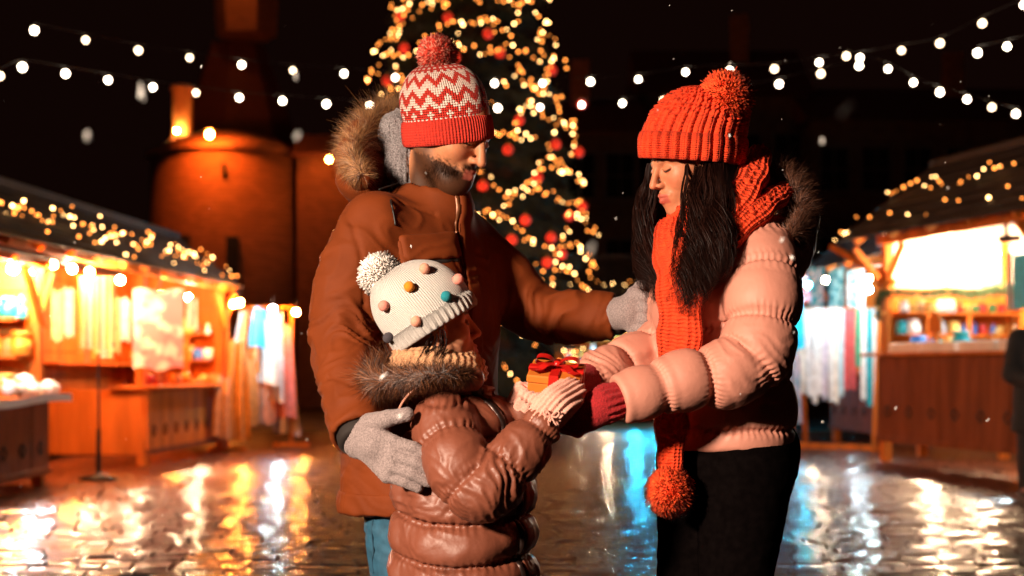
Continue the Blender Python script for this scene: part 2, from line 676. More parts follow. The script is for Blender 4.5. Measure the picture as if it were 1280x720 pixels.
def pompom(name, c, r, mat_, parent, n=2600, width=0.0028, seed=3, col=(1, 1, 1), col2=None, mix=0.5, squash=(1, 1, 1)):
    g = np.random.default_rng(seed)
    d = g.normal(size=(n, 3)); d /= np.linalg.norm(d, axis=1, keepdims=True)
    roots = np.asarray(c) + d * r * 0.42 * np.array(squash)
    cols = np.tile(np.array(col, float), (n, 1))
    if col2 is not None:
        m = g.random(n) < mix
        cols[m] = col2
    cols *= g.uniform(0.75, 1.15, (n, 1))
    # yarn core, so no light shows through
    core = Build().lathe([(0.02 * r, -0.88 * r), (0.46 * r, -0.75 * r), (0.76 * r, -0.44 * r), (0.88 * r, 0), (0.76 * r, 0.44 * r), (0.46 * r, 0.75 * r), (0.02 * r, 0.88 * r)], 14, c)
    cm = core.mesh('core', True)
    ca = cm.color_attributes.new('Col', 'FLOAT_COLOR', 'POINT')
    ca.data.foreach_set('color', np.tile(np.array((*np.array(col), 1.0), np.float32), (len(cm.vertices), 1)).ravel())
    link('pompom_core', cm, mat_, parent)
    return strands(name, roots, d * np.array(squash), r * 0.58, width, mat_, parent, segs=2, curl=0.22, gravity=0.03, cols=cols, taper=False, seed=seed, lenvar=0.12, nrm=d)

def tri_points(V, Q, n, mask=None, seed=1):
    """random points on a quad mesh, with normals"""
    g = np.random.default_rng(seed)
    nrm = np.cross(V[Q[:, 2]] - V[Q[:, 0]], V[Q[:, 3]] - V[Q[:, 1]])
    ar = np.linalg.norm(nrm, axis=1)
    if mask is not None:
        ar = ar * mask(V[Q].mean(1), nrm / np.maximum(ar, 1e-12)[:, None])
    i = g.choice(len(Q), n, p=ar / ar.sum())
    a, b = g.random((n, 1)), g.random((n, 1))
    q = V[Q[i]]
    P = (q[:, 0] * (1 - a) + q[:, 1] * a) * (1 - b) + (q[:, 3] * (1 - a) + q[:, 2] * a) * b
    return P, nrm[i] / np.maximum(np.linalg.norm(nrm[i], axis=1, keepdims=True), 1e-12)

def dome(prof, nu, R, c, disp=None, rx=1.0, ry=1.0):
    """closed-round knit surface: prof list of (radius, height, lean x, lean y); returns V, Q, UV with a seam"""
    P = np.asarray(prof, float)
    nv = len(P)
    th = np.linspace(0, 2 * PI, nu + 1)
    ct, st = np.cos(th)[None, :], np.sin(th)[None, :]
    rr = P[:, 0][:, None] * np.ones_like(ct)
    T, VV = np.meshgrid(th / (2 * PI), np.linspace(0, 1, nv))
    if disp is not None:
        rr = rr + disp(T, VV)
    X = rr * ct * rx + P[:, 2][:, None]
    Y = rr * st * ry + P[:, 3][:, None]
    Z = P[:, 1][:, None] + 0 * ct
    V = np.stack([X, Y, Z], -1).reshape(-1, 3) @ np.asarray(R).T + np.asarray(c)
    n1 = nu + 1
    j, i = np.meshgrid(np.arange(nv - 1), np.arange(nu), indexing='ij')
    a = (j * n1 + i).ravel()
    Q = np.stack([a, a + 1, a + n1 + 1, a + n1], 1)
    return V, Q, np.stack([T.ravel(), VV.ravel()], 1)
# ================================================================== THE SQUARE
def wet_mat(name, col, rough, scale):
    m, nt, b = nodes_of(name)
    L = nt.links.new
    tc = N(nt, 'ShaderNodeTexCoord')
    n1 = N(nt, 'ShaderNodeTexNoise', Scale=scale, Detail=4.0)
    L(tc.outputs['Object'], n1.inputs['Vector'])
    n2 = N(nt, 'ShaderNodeTexNoise', Scale=0.9, Detail=2.0)
    L(tc.outputs['Object'], n2.inputs['Vector'])
    cr = N(nt, 'ShaderNodeValToRGB')
    cr.color_ramp.elements[0].color = (*[c * 0.55 for c in col], 1)
    cr.color_ramp.elements[1].color = (*[c * 1.6 for c in col], 1)
    L(n1.outputs[0], cr.inputs[0])
    L(cr.outputs[0], b.inputs['Base Color'])
    mr = N(nt, 'ShaderNodeMapRange')
    mr.inputs['From Min'].default_value = 0.35; mr.inputs['From Max'].default_value = 0.65
    mr.inputs['To Min'].default_value = rough * 0.7; mr.inputs['To Max'].default_value = rough * 1.7
    L(n2.outputs[0], mr.inputs[0])
    L(mr.outputs[0], b.inputs['Coat Roughness'])
    b.inputs['Coat Weight'].default_value = 1.0
    b.inputs['Coat IOR'].default_value = 1.4
    b.inputs['Roughness'].default_value = 0.42
    b.inputs['Specular IOR Level'].default_value = 0.12
    bp = N(nt, 'ShaderNodeBump', Strength=0.05, Distance=0.003)
    L(n1.outputs[0], bp.inputs['Height'])
    L(bp.outputs[0], b.inputs['Normal'])
    return m
M_COBBLE = wet_mat('wet_cobble', (0.080, 0.024, 0.011), 0.125, 40.0)
M_JOINT = wet_mat('wet_joint', (0.012, 0.007, 0.005), 0.5, 30.0)
gnd = Build()
gnd.grid(np.array([[(x, y, -0.028) for y in np.linspace(-60, 140, 21)] for x in np.linspace(-100, 100, 21)]))
ground = gnd.obj('ground', M_JOINT)
tag(ground, kind='structure')

# setts laid in courses across the square
g = np.random.default_rng(17)
def stone_template(n=5):
    u = np.array((-1, -0.94, 0, 0.94, 1.0)); v_ = np.array((-1, -0.62, 0, 0.62, 1.0))
    U, Vv = np.meshgrid(u, v_, indexing='ij')
    top = np.stack([U, Vv, np.interp(np.abs(Vv), (0, 0.62, 1), (1, 0.70, 0.0))], -1).reshape(-1, 3)
    ring = [i * n for i in range(n)] + [(n - 1) * n + j for j in range(1, n)] + [i * n + n - 1 for i in range(n - 2, -1, -1)] + [j for j in range(n - 2, 0, -1)]
    sk = top[ring].copy(); sk[:, 2] = -1.6
    V = np.concatenate([top, sk, top[ring]])
    Q = [(i * n + j, (i + 1) * n + j, (i + 1) * n + j + 1, i * n + j + 1) for i in range(n - 1) for j in range(n - 1)]
    m = len(ring)
    Q += [(n * n + m + k, n * n + k, n * n + (k + 1) % m, n * n + m + (k + 1) % m) for k in range(m)]
    return V, np.array(Q)
ST_V, ST_Q = stone_template()
cells = []
y = 5.6
row = 0
while y < 25.0:
    dep = g.uniform(0.165, 0.205)
    half = 0.40 * y + 1.3
    x = -half + g.uniform(0, 0.15)
    while x < half:
        w = g.uniform(0.14, 0.28)
        cells.append((x + w / 2, y + dep / 2, w, dep))
        x += w
    y += dep
    row += 1
cells = np.array(cells)
nC = len(cells)
rot = g.normal(0, 0.02, nC); tx = g.normal(0, 0.020, nC); ty = g.normal(0, 0.024, nC); hz = g.normal(0, 0.004, nC)
px_c = 640 + cells[:, 0] / cells[:, 1] * FPX
py_c = HORIZON + EYE / cells[:, 1] * FPX
open_ = ((px_c < 440) | ((px_c > 690) & (px_c < 826)) | ((px_c > 975) & (px_c < 1290))) & (px_c > -10) & (py_c < 722)
order = np.argsort(np.where(open_, cells[:, 1], 99))[:300]
single = np.zeros(nC, bool); single[order] = True
def stone_verts(i):
    cx, cy, w, d = cells[i]
    v = ST_V * np.array((w / 2 - 0.007, d / 2 - 0.009, 0.020))
    v[:, 2] += -0.020 + hz[i] + tx[i] * v[:, 1] + ty[i] * v[:, 0]
    c, s_ = math.cos(rot[i]), math.sin(rot[i])
    return np.stack([c * v[:, 0] - s_ * v[:, 1], s_ * v[:, 0] + c * v[:, 1], v[:, 2]], 1)
rest = np.nonzero(~single)[0]
VV = np.concatenate([stone_verts(i) + np.array((cells[i, 0], cells[i, 1], 0)) for i in rest])
QQ = (np.arange(len(rest)) * len(ST_V))[:, None, None] + ST_Q[None]
sett = link('cobble_paving', mesh_np('cobble_paving', VV, QQ.reshape(-1, 4)), M_COBBLE, ground)
tag(sett, kind='stuff')
variants = [mesh_np('cobble', stone_verts(i), ST_Q) for i in order[:24]]
for k, i in enumerate(order):
    o = link('cobble', variants[k % 24], M_COBBLE, ground)
    src = cells[order[k % 24]]
    o.location = (cells[i, 0], cells[i, 1], 0)
    o.scale = (cells[i, 2] / src[2], cells[i, 3] / src[3], 1)

# ------------------------------------------------------------------ materials of the market
M_WOOD = mat('orange_pine', (0.46, 0.120, 0.018), 0.6, 0.3, 6, 0.3, 40, stretch=(1, 1, 0.15), bdist=0.003, spec=0.08)
M_WOOD_D = mat('brown_stained_wood', (0.17, 0.045, 0.016), 0.6, 0.3, 6, 0.3, 40, stretch=(1, 1, 0.2), bdist=0.003, spec=0.08)
M_ROOF = mat('dark_roof_board', (0.022, 0.012, 0.009), 0.7, 0.4, 5, 0.4, 20, bdist=0.01)
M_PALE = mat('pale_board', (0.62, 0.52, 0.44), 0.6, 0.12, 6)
M_WHITEC = mat('white_cloth', (0.78, 0.76, 0.74), 0.9, 0.08, 20, 0.3, 60)
M_WIRE = mat('black_wire', (0.01, 0.008, 0.007), 0.6)
M_IRON = mat('black_iron', (0.015, 0.013, 0.012), 0.45, metal=0.5)

class Loc:
    """local frame of a stall: u along the front, v into the stall"""
    def __init__(s, O, u):
        s.O = np.asarray(O, float); s.u = unit((u[0], u[1], 0)); s.v = np.array((-s.u[1], s.u[0], 0.0))
        s.R = np.stack([s.u, s.v, np.array((0, 0, 1.0))], 1)
    def __call__(s, a, b, c): return s.O + s.u * a + s.v * b + np.array((0, 0, c))

def stall(label, O, u, L, D, foot, counter, eave, overhang=0.35, front='wood', end_lo=True, shelves=(), back='wood', carvings=True, slope=0.75, braces=True, planks=0.30, backtop=None, far=None, end_shelves=(), rext=0.0, rnear=0.0):
    P = Loc(O, u)
    wood = {'wood': M_WOOD, 'dark': M_WOOD_D, 'pale': M_PALE}
    t = thing('market_stall', label, 'stall', tuple(P.O), 'wooden market stalls round the square')
    fm = wood[front]
    n = max(2, round(L / planks)); w = L / n
    for i in range(n):
        Build().box(P((i + 0.5) * w, 0.0, (foot + counter) / 2), (w / 2 - 0.004, 0.015 + 0.002 * (i % 2), (counter - foot) / 2), P.R, 0.004).obj('front_panel', fm, t)
    for a in (0, L):
        m = max(2, round(D / planks)); wd = D / m
        for i in range(m):
            Build().box(P(a, 0.02 + (i + 0.5) * wd, (foot + counter) / 2), (0.015, wd / 2 - 0.004, (counter - foot) / 2), P.R, 0.004).obj('side_panel', fm, t)
    Build().box(P(L / 2, 0.10, counter + 0.02), (L / 2 + 0.12, 0.28, 0.02), P.R, 0.006).obj('counter', M_WOOD, t)
    Build().box(P(L / 2, -0.012, foot + 0.03), (L / 2 + 0.02, 0.02, 0.03), P.R, 0.004).obj('base_rail', M_WOOD_D, t)
    for a in (0.06, L - 0.06):
        for b in (0.06, D - 0.06):
            Build().box(P(a, b, foot / 2), (0.06, 0.05, foot / 2), P.R, 0.004).obj('foot', M_WOOD, t)
            Build().box(P(a, b + 0.02, (counter + eave) / 2 + 0.06), (0.05, 0.05, (eave - counter) / 2 + 0.06), P.R, 0.005).obj('corner_post', M_WOOD, t)
    if braces:
        for a, s in ((0.06, 1), (L - 0.06, -1)):
            Build().bar(P(a, 0.02, eave - 0.55), P(a + s * 0.45, 0.02, eave - 0.03), 0.06, 0.06).obj('brace', M_WOOD, t)
            Build().bar(P(a, 0.04, eave - 0.50), P(a, -overhang + 0.05, eave - 0.06), 0.06, 0.06).obj('brace', M_WOOD, t)
    Build().box(P(L / 2 + (rext - rnear) / 2, 0.02, eave + 0.05), (L / 2 + (rext + rnear) / 2, 0.05, 0.06), P.R, 0.005).obj('top_beam', M_WOOD, t)
    m = max(3, round((eave - foot) / 0.26)); hgt = (eave + 0.3 - foot) / m
    for i in range(m):
        zc = foot + (i + 0.5) * hgt
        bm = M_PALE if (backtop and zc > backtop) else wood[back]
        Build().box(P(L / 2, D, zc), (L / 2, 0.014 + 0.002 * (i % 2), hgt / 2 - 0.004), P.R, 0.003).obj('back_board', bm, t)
    if far is not None:
        # boarded end wall at the far end of the stall, with its shelves
        s = 1 if far == 0 else -1
        m = max(3, round((eave + 0.2 - counter) / 0.26)); hg = (eave + 0.25 - counter - 0.05) / m
        for i in range(m):
            zc = counter + 0.05 + (i + 0.5) * hg
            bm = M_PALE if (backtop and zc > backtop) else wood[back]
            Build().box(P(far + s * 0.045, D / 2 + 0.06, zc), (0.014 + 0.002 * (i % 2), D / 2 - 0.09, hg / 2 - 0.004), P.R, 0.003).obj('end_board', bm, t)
        for z in end_shelves:
            Build().box(P(far + s * 0.20, D / 2 + 0.06, z), (0.14, D / 2 - 0.12, 0.014), P.R, 0.003).obj('shelf', M_WOOD, t)
        for b in (0.45, 1.0):
            Build().box(P(far + s * 0.335, b, (counter + 0.04 + end_shelves[-1]) / 2), (0.018, 0.025, (end_shelves[-1] - counter) / 2 - 0.03), P.R, 0.003).obj('shelf_upright', M_WOOD, t)
    rise = (D / 2 + overhang) * slope
    roof = Build().box(P(L / 2 + (rext - rnear) / 2, D / 2, eave + 0.06 + rise), (L / 2 + 0.22 + (rext + rnear) / 2, 0.05, 0.05), P.R, 0.01).obj('roof', M_ROOF, t)
    nb = 7
    for side in (0, 1):
        y0, y1 = (-overhang, D / 2) if side == 0 else (D + overhang, D / 2)
        for i in range(nb):
            f0, f1 = i / nb, (i + 1.12) / nb
            a0 = P(L / 2, y0 + (y1 - y0) * f0, eave + 0.0 + rise * f0 + 0.02)
            a1 = P(L / 2, y0 + (y1 - y0) * f1, eave + 0.0 + rise * f1)
            d = unit(a1 - a0); nrm = unit(np.cross(P.u, d)); nrm = nrm if nrm[2] > 0 else -nrm
            R = np.stack([P.u, d, np.cross(P.u, d)], 1)
            Build().box((a0 + a1) / 2 + nrm * 0.03 + P.u * (rext - rnear) / 2, (L / 2 + 0.2 + (rext + rnear) / 2, np.linalg.norm(a1 - a0) / 2, 0.012), R, 0.004).obj('roof_board', M_ROOF, roof)
    for a in np.linspace(0.1 - rnear, L - 0.1 + rext, 5 + int((rext + rnear) * 1.5)):
        Build().bar(P(a, -overhang + 0.04, eave + 0.0), P(a, D / 2, eave + rise - 0.03), 0.05, 0.07).obj('rafter', M_WOOD, roof)
    for z, b0, dp in shelves:
        Build().box(P(L / 2, D - b0, z), (L / 2 - 0.08, dp, 0.014), P.R, 0.003).obj('shelf', M_WOOD, t)
    if carvings:
        k = max(2, int(L / 0.42))
        for i in range(k):
            a = (i + 0.5) * L / k
            c = P(a, -0.022, foot + (counter - foot) * 0.36)
            B = Build()
            s = 0.065
            for (x0, z0, x1, z1) in ((-s, 0, 0, s), (0, s, s, 0), (s, 0, 0, -s), (0, -s, -s, 0)):
                B.bar(c + P.u * x0 + np.array((0, 0, z0)), c + P.u * x1 + np.array((0, 0, z1)), 0.012, 0.014, up=P.v)
            B.obj('diamond_carving', M_WOOD_D if front != 'dark' else M_ROOF, t)
    return t, P

# ---- lamps
def bulb_mesh(r, n=8):
    return Build().lathe([(r * math.sin(a), -r * math.cos(a)) for a in np.linspace(0.25, PI - 0.25, 6)], n).mesh('bulb', True)
def stall_lamp(label, p, r, em, group, drop=0.18):
    r = r * 0.70
    t = thing('pendant_lamp', label, 'lamp', tuple(p), group)
    me = bulb_mesh(r, 14)
    b = link('bulb', me, em, t); b.matrix_parent_inverse = Matrix(); b.location = (0, 0, 0)
    p = np.asarray(p, float)
    Build().lathe([(r * 0.45, r * 0.8), (r * 0.5, r * 1.6), (0.008, r * 1.7)], 10, p).obj('socket', M_IRON, t, True)
    Build().tube([p + (0, 0, r * 1.6), p + (0, 0, r * 1.6 + drop)], 0.006, 6).obj('cable', M_WIRE, t)
    return t
E_WARM = glow('warm_lamp', (1.0, 0.28, 0.04), 2600.0)
E_WHITE = glow('white_lamp', (1.0, 0.64, 0.37), 2000.0)
E_CYAN = glow('cool_lamp', (0.02, 0.62, 1.0), 1300.0)
E_COOLW = glow('cool_white_lamp', (0.70, 0.93, 1.0), 1700.0)

# ---- left row ----------------------------------------------------------------
stA, PA = stall('wooden market stall with pale lit counter and dark brown front, nearest on its row', (-4.52, 9.9, 0), (0.03, 1), 3.6, 1.7, 0.10, 0.80, 2.06, 0.12, front='dark', shelves=[(1.15, 0.25, 0.22)], planks=0.45, far=3.6, end_shelves=(1.2, 1.55), slope=0.4)
stB, PB = stall('wooden market stall with bright orange end wall and a pink cloth hanging under its eave', (-4.09, 15.9, 0), (0.065, 1), 3.4, 1.5, 0.13, 0.86, 2.16, 0.16, front='wood', shelves=[(1.15, 0.25, 0.22)], planks=0.55, far=3.4, end_shelves=(1.2, 1.55), rnear=6.2)
for i, (a, b, z, e) in enumerate(((0.35, 0.05, 1.98, E_WARM), (0.85, 0.25, 2.02, E_WARM), (1.3, 0.05, 1.98, E_WARM), (1.9, 0.3, 1.98, E_COOLW), (2.5, 0.2, 1.95, E_COOLW))):
    stall_lamp('bare glowing bulb hanging inside the stall with the pale lit counter', PA(3.6 - a, b, z), 0.055, e, 'bulbs in the pale counter stall', 0.14)
for i, (a, b, z, e, r) in enumerate(((0.10, -0.20, 1.98, E_WARM, 0.06), (1.1, 0.2, 2.0, E_WHITE, 0.05), (1.9, 0.3, 2.0, E_WARM, 0.055), (2.6, 0.35, 2.0, E_WARM, 0.05))):
    stall_lamp('bare glowing bulb hanging inside the stall with the orange end wall', PB(3.4 - a, b, z), r, e, 'bulbs in the orange end wall stall', 0.12)

for q, e in (((66, 331, 14.0), E_WARM), ((90, 336, 13.8), E_WHITE), ((112, 340, 14.5), E_WARM), ((150, 350, 14.7), E_WHITE)):
    stall_lamp('bare bulb hanging over the bead necklaces', W(*q), 0.05, e, 'bulbs over the bead stand', 0.10)
stall_lamp('dazzling cool bulb at the corner of the stall with the pale lit counter', W(16, 336, 13.1), 0.06, E_COOLW, 'bulbs at the pale counter corner', 0.10)
# hanging cloth: sheet with folds
def cloth(name, label, cat, top_a, top_b, drop, mat_, group=None, wave=0.02, n=5.0, seed=0, sag=0.0, thick=0.006, flare=0.0, parent=None):
    a, b = np.asarray(top_a, float), np.asarray(top_b, float)
    w = b - a; nrm = unit(np.cross(w, (0, 0, 1)))
    nu, nv = 26, 14
    P = np.zeros((nu, nv, 3))
    for i in range(nu):
        for j in range(nv):
            s, t = i / (nu - 1), j / (nv - 1)
            fl = (s - 0.5) * flare * t
            q = a + w * (s + fl) + np.array((0, 0, -drop * t - sag * math.sin(PI * s) * (1 - t) + 0.02 * math.sin(9 * s + seed)))
            q = q + nrm * (wave * math.sin(s * n * 2 * PI + seed + 0.8 * math.sin(t * 3 + seed)) * (0.35 + 0.65 * t))
            P[i, j] = q
    B = Build()
    B.grid(P); B.grid(P[::-1] + nrm * thick)
    o = B.obj(name, mat_, parent, True)
    return tag(o, label, cat, group) if parent is None else o
def cmat(n, c): return mat('cloth_' + n, c, 0.9, 0.22, 14, 0.3, 80)
def print_mat(n, c1, c2, scale):
    """printed cloth: blotches of a second colour"""
    if n in MATS: return MATS[n]
    m, nt, b = nodes_of(n)
    tc = N(nt, 'ShaderNodeTexCoord'); vo = N(nt, 'ShaderNodeTexNoise', Scale=scale, Detail=2.0)
    nt.links.new(tc.outputs['Object'], vo.inputs['Vector'])
    cr = N(nt, 'ShaderNodeValToRGB')
    cr.color_ramp.elements[0].position = 0.46; cr.color_ramp.elements[1].position = 0.56
    cr.color_ramp.elements[0].color = (*c1, 1); cr.color_ramp.elements[1].color = (*c2, 1)
    nt.links.new(vo.outputs[0], cr.inputs[0]); nt.links.new(cr.outputs[0], b.inputs['Base Color'])
    b.inputs['Roughness'].default_value = 0.9
    MATS[n] = m
    return m
cloth('hanging_cloth', 'pink and white printed cloth hanging from the stall eave', 'cloth', W(166, 362, 15.45), W(229, 363, 15.6), 0.86, print_mat('pink_print', (0.85, 0.28, 0.32), (0.88, 0.74, 0.72), 6.0), wave=0.012, n=2)
for (x0, x1, y0, y1, c, nm, d) in ((288, 306, 425, 548, (0.50, 0.24, 0.07), 'long tan coat', 18.5), (300, 322, 388, 445, (0.80, 0.74, 0.72), 'cream shirt', 18.9), (316, 342, 398, 478, (0.80, 0.80, 0.82), 'white dress', 19.1),
                                   (318, 330, 384, 432, (0.03, 0.28, 0.62), 'blue scarf', 18.8), (334, 352, 388, 500, (0.74, 0.70, 0.74), 'pale lilac shawl', 19.4), (342, 362, 405, 520, (0.62, 0.22, 0.20), 'dusty red skirt', 19.6), (322, 338, 470, 528, (0.5, 0.24, 0.16), 'brown fringed shawl', 19.2),
                                   (270, 288, 470, 546, (0.60, 0.36, 0.24), 'sand coloured skirt', 18.3), (306, 318, 440, 530, (0.55, 0.32, 0.12), 'ochre wrap', 18.75), (346, 366, 470, 540, (0.50, 0.42, 0.42), 'grey apron', 19.8)):
    cloth('hanging_' + nm.split()[-1], nm + ' hung at the far end of the stall with the orange end wall', nm.split()[-1], W(x0, y0, d), W(x1, y0 + 3, d + 0.15), (y1 - y0) * d / FPX, cmat(nm.replace(' ', '_'), c), wave=0.06, n=2.0, seed=x0 * 0.37, flare=0.7)
for q, e in (((292, 380, 17.6), E_WARM), ((341, 386, 18.6), E_COOLW), ((370, 390, 19.6), E_WARM)):
    stall_lamp('bright bulb hanging over the garment rail', W(*q), 0.05, e, 'bulbs over the garment rail', 0.10)
rail = thing('garment_rail', 'wooden garment rail with clothes beside the orange end wall stall', 'rail', (W(325, 540, 19.4)[0], 19.4, 0))
Build().tube([W(282, 384, 18.7), W(366, 384, 19.9)], 0.02, 8).obj('rail', M_WOOD, rail)
for px, d in ((284, 18.72), (364, 19.88)):
    q = W(px, 384, d)
    Build().tube([(q[0], q[1], 0), q], 0.022, 8).obj('post', M_WOOD, rail)
    Build().bar((q[0] - 0.25, q[1], 0.03), (q[0] + 0.25, q[1], 0.03), 0.06, 0.05).obj('foot', M_WOOD, rail)

# bead stand
sb = W(123, 603, 14.0)
bs = thing('bead_stand', 'black iron display stand with round base hung with bead necklaces', 'stand', (sb[0], 14.0, 0))
Build().lathe([(0.19, 0.0), (0.19, 0.02), (0.05, 0.045), (0.03, 0.07)], 24, (sb[0], 14.0, 0.005)).obj('base', M_IRON, bs, True)
Build().tube([(sb[0], 14, 0.05), (sb[0], 14, 0.5)], [0.026, 0.022], 10).obj('pole', M_IRON, bs)
Build().tube([(sb[0], 14, 0.5), (sb[0], 14, 2.0)], 0.011, 8).obj('pole', M_IRON, bs)
for z, hw in ((2.0, 0.17), (1.34, 0.17)):
    Build().tube([(sb[0] - hw, 14, z), (sb[0] + hw, 14, z)], 0.01, 8).obj('arm', M_IRON, bs)
bead_me = bulb_mesh(0.021, 7)
bead_cols = [mat('bead_amber', (0.80, 0.32, 0.05), 0.2), mat('bead_gold', (0.85, 0.60, 0.25), 0.2), mat('bead_wood', (0.45, 0.14, 0.04), 0.4), mat('bead_cream', (0.8, 0.6, 0.4), 0.3)]
for k in range(11):
    x = sb[0] - 0.16 + 0.032 * k
    cn = ('amber', 'gold', 'brown wooden', 'cream')[k % 4]
    t = thing('necklace', f'string of round {cn} beads hanging from the black display stand', 'necklace', (x, 13.97, 1.98), f'{cn} necklaces on the bead stand')
    ln = 0.72 + 0.26 * rnd.random()
    m = int(ln / 0.048)
    for j in range(m * 2):
        zz = -(j % m) * 0.048
        me = bead_me.copy() if (k, j) in () else bead_me
        o = bpy.data.objects.new('bead', me)
        COL.objects.link(o); o.parent = t
        o.location = (0.010 * (1 if j < m else -1), -0.015 * (j % m) / m, zz)
        if not me.materials: me.materials.append(None)
        o.material_slots[0].link = 'OBJECT'; o.material_slots[0].material = bead_cols[k % 4]

# ---- goods -------------------------------------------------------------------
def good(kind, p, s, mat_, label, group, rotz=0.0):
    """small wares, each modelled by its outline"""
    if kind == 'jar':
        prof = [(0.40, 0), (0.46, 0.05), (0.46, 0.62), (0.34, 0.74), (0.34, 0.80), (0.40, 0.80), (0.40, 0.98), (0.36, 1.0)]
    elif kind == 'candle':
        prof = [(0.34, 0), (0.35, 0.02), (0.34, 0.86), (0.28, 0.90), (0.05, 0.87), (0.03, 1.0), (0.01, 1.02)]
    elif kind == 'mug':
        prof = [(0.36, 0), (0.40, 0.03), (0.42, 0.9), (0.40, 0.92), (0.36, 0.9), (0.33, 0.1)]
    elif kind == 'bottle':
        prof = [(0.24, 0), (0.26, 0.03), (0.26, 0.58), (0.10, 0.76), (0.09, 0.95), (0.11, 0.96), (0.11, 1.0)]
    elif kind == 'wool_ball':
        prof = [(0.05, 0), (0.30, 0.08), (0.46, 0.30), (0.50, 0.5), (0.46, 0.70), (0.30, 0.92), (0.05, 1.0)]
    elif kind == 'figurine':
        prof = [(0.32, 0), (0.34, 0.05), (0.22, 0.45), (0.12, 0.58), (0.19, 0.70), (0.19, 0.80), (0.10, 0.90), (0.02, 1.05)]
    else:
        prof = [(0.30, 0), (0.48, 0.12), (0.50, 0.3), (0.44, 0.32), (0.28, 0.15)]
    o = Build().lathe([(r * s, z * s) for r, z in prof], 12).obj(kind, mat_, None, True)
    o.location = tuple(p); o.rotation_euler = (0, 0, rotz)
    if kind == 'mug':
        h = Build().tube(spline([(0.38 * s, 0, 0.75 * s), (0.62 * s, 0, 0.68 * s), (0.62 * s, 0, 0.35 * s), (0.38 * s, 0, 0.25 * s)], 10), 0.05 * s, 6).obj('handle', mat_, None, True)
        h.parent = o
    return tag(o, label, kind.replace('_', ' '), group)
W_COL = {'white': (0.8, 0.78, 0.75), 'red': (0.6, 0.03, 0.02), 'teal': (0.01, 0.35, 0.42), 'amber': (0.7, 0.3, 0.04), 'honey': (0.75, 0.45, 0.1), 'blue': (0.02, 0.15, 0.5), 'green': (0.05, 0.25, 0.08), 'wood': (0.5, 0.25, 0.1), 'pink': (0.75, 0.3, 0.3)}
def wmat(c): return mat('ware_' + c, W_COL[c], 0.35, 0.1, 20)
def shelf_row(P, z, b, a0, a1, n, kinds, cols, where, group, smin=0.10, smax=0.19):
    for i in range(n):
        k = kinds[rnd.randrange(len(kinds))]; c = cols[rnd.randrange(len(cols))]
        p = P(a0 + (a1 - a0) * (i + 0.5) / n + rnd.uniform(-0.01, 0.01), b + rnd.uniform(-0.05, 0.05), z)
        good(k, p, rnd.uniform(smin, smax), wmat(c), f'{c} {k.replace("_", " ")} {where}', group + ' ' + c + ' ' + k.replace('_', ' '), rnd.uniform(0, 6))
def end_row(P, z, a, b0, b1, n, kinds, cols, where, group, smin=0.10, smax=0.19):
    for i in range(n):
        k = kinds[rnd.randrange(len(kinds))]; c = cols[rnd.randrange(len(cols))]
        p = P(a + rnd.uniform(-0.05, 0.05), b0 + (b1 - b0) * (i + 0.5) / n, z)
        good(k, p, rnd.uniform(smin, smax), wmat(c), f'{c} {k.replace("_", " ")} {where}', group + ' ' + c + ' ' + k.replace('_', ' '), rnd.uniform(0, 6))
shelf_row(PA, 0.841, -0.06, 2.5, 3.62, 9, ['wool_ball', 'candle'], ['white'], 'piled at the corner of the pale lit counter', 'counter corner', 0.10, 0.15)
shelf_row(PA, 0.841, 0.16, 2.5, 3.5, 8, ['wool_ball', 'jar'], ['white', 'honey'], 'standing in the second row on the pale lit counter', 'counter second row', 0.14, 0.22)
end_row(PA, 1.214, 3.40, 0.12, 1.0, 8, ['jar', 'bottle', 'candle'], ['amber', 'honey', 'white', 'wood'], 'on the lower shelf of the pale counter stall', 'pale stall lower shelf', 0.14, 0.24)
end_row(PA, 1.564, 3.40, 0.12, 1.0, 8, ['jar', 'figurine'], ['amber', 'honey', 'teal', 'white'], 'on the upper shelf of the pale counter stall', 'pale stall upper shelf', 0.14, 0.24)
end_row(PB, 1.214, 3.20, 0.15, 1.3, 9, ['jar', 'bottle', 'mug'], ['amber', 'honey', 'white', 'blue'], 'on the lower shelf of the orange end wall stall', 'orange stall lower shelf', 0.12, 0.24)
end_row(PB, 1.564, 3.20, 0.15, 1.3, 9, ['figurine', 'jar'], ['red', 'honey', 'white'], 'on the upper shelf of the orange end wall stall', 'orange stall upper shelf', 0.12, 0.22)
shelf_row(PB, 0.901, 0.05, 0.2, 2.9, 9, ['wool_ball', 'mug', 'dish'], ['wood', 'red', 'amber'], 'on the counter of the orange end wall stall', 'orange stall counter', 0.10, 0.16)
for i, (x0, x1, y0, y1, c, nm) in enumerate(((64, 78, 362, 425, (0.80, 0.66, 0.42), 'straw yellow'), (80, 92, 360, 420, (0.80, 0.76, 0.70), 'cream'), (136, 150, 370, 440, (0.78, 0.50, 0.22), 'golden'), (150, 162, 372, 425, (0.82, 0.78, 0.74), 'white'), (233, 246, 372, 410, (0.80, 0.74, 0.66), 'ivory'), (196, 208, 452, 478, (0.70, 0.20, 0.05), 'rust'))):
    cloth('hanging_towel', f'{nm} towel pegged under the shared dark roof near the pink cloth', 'towel', W(x0, y0, 15.2 + 0.1 * i), W(x1, y0 + 2, 15.25 + 0.1 * i), (y1 - y0) * 15.2 / FPX, cmat('towel_' + nm.replace(' ', '_'), c), wave=0.012, n=1.5, seed=i)
tc_ = cloth('counter_cloth', 'white cloth spread over the pale lit counter and hanging over its edge', 'tablecloth', PA(0.1, -0.195, 0.845), PA(3.7, -0.195, 0.845), 0.07, M_WHITEC, wave=0.006, n=8)

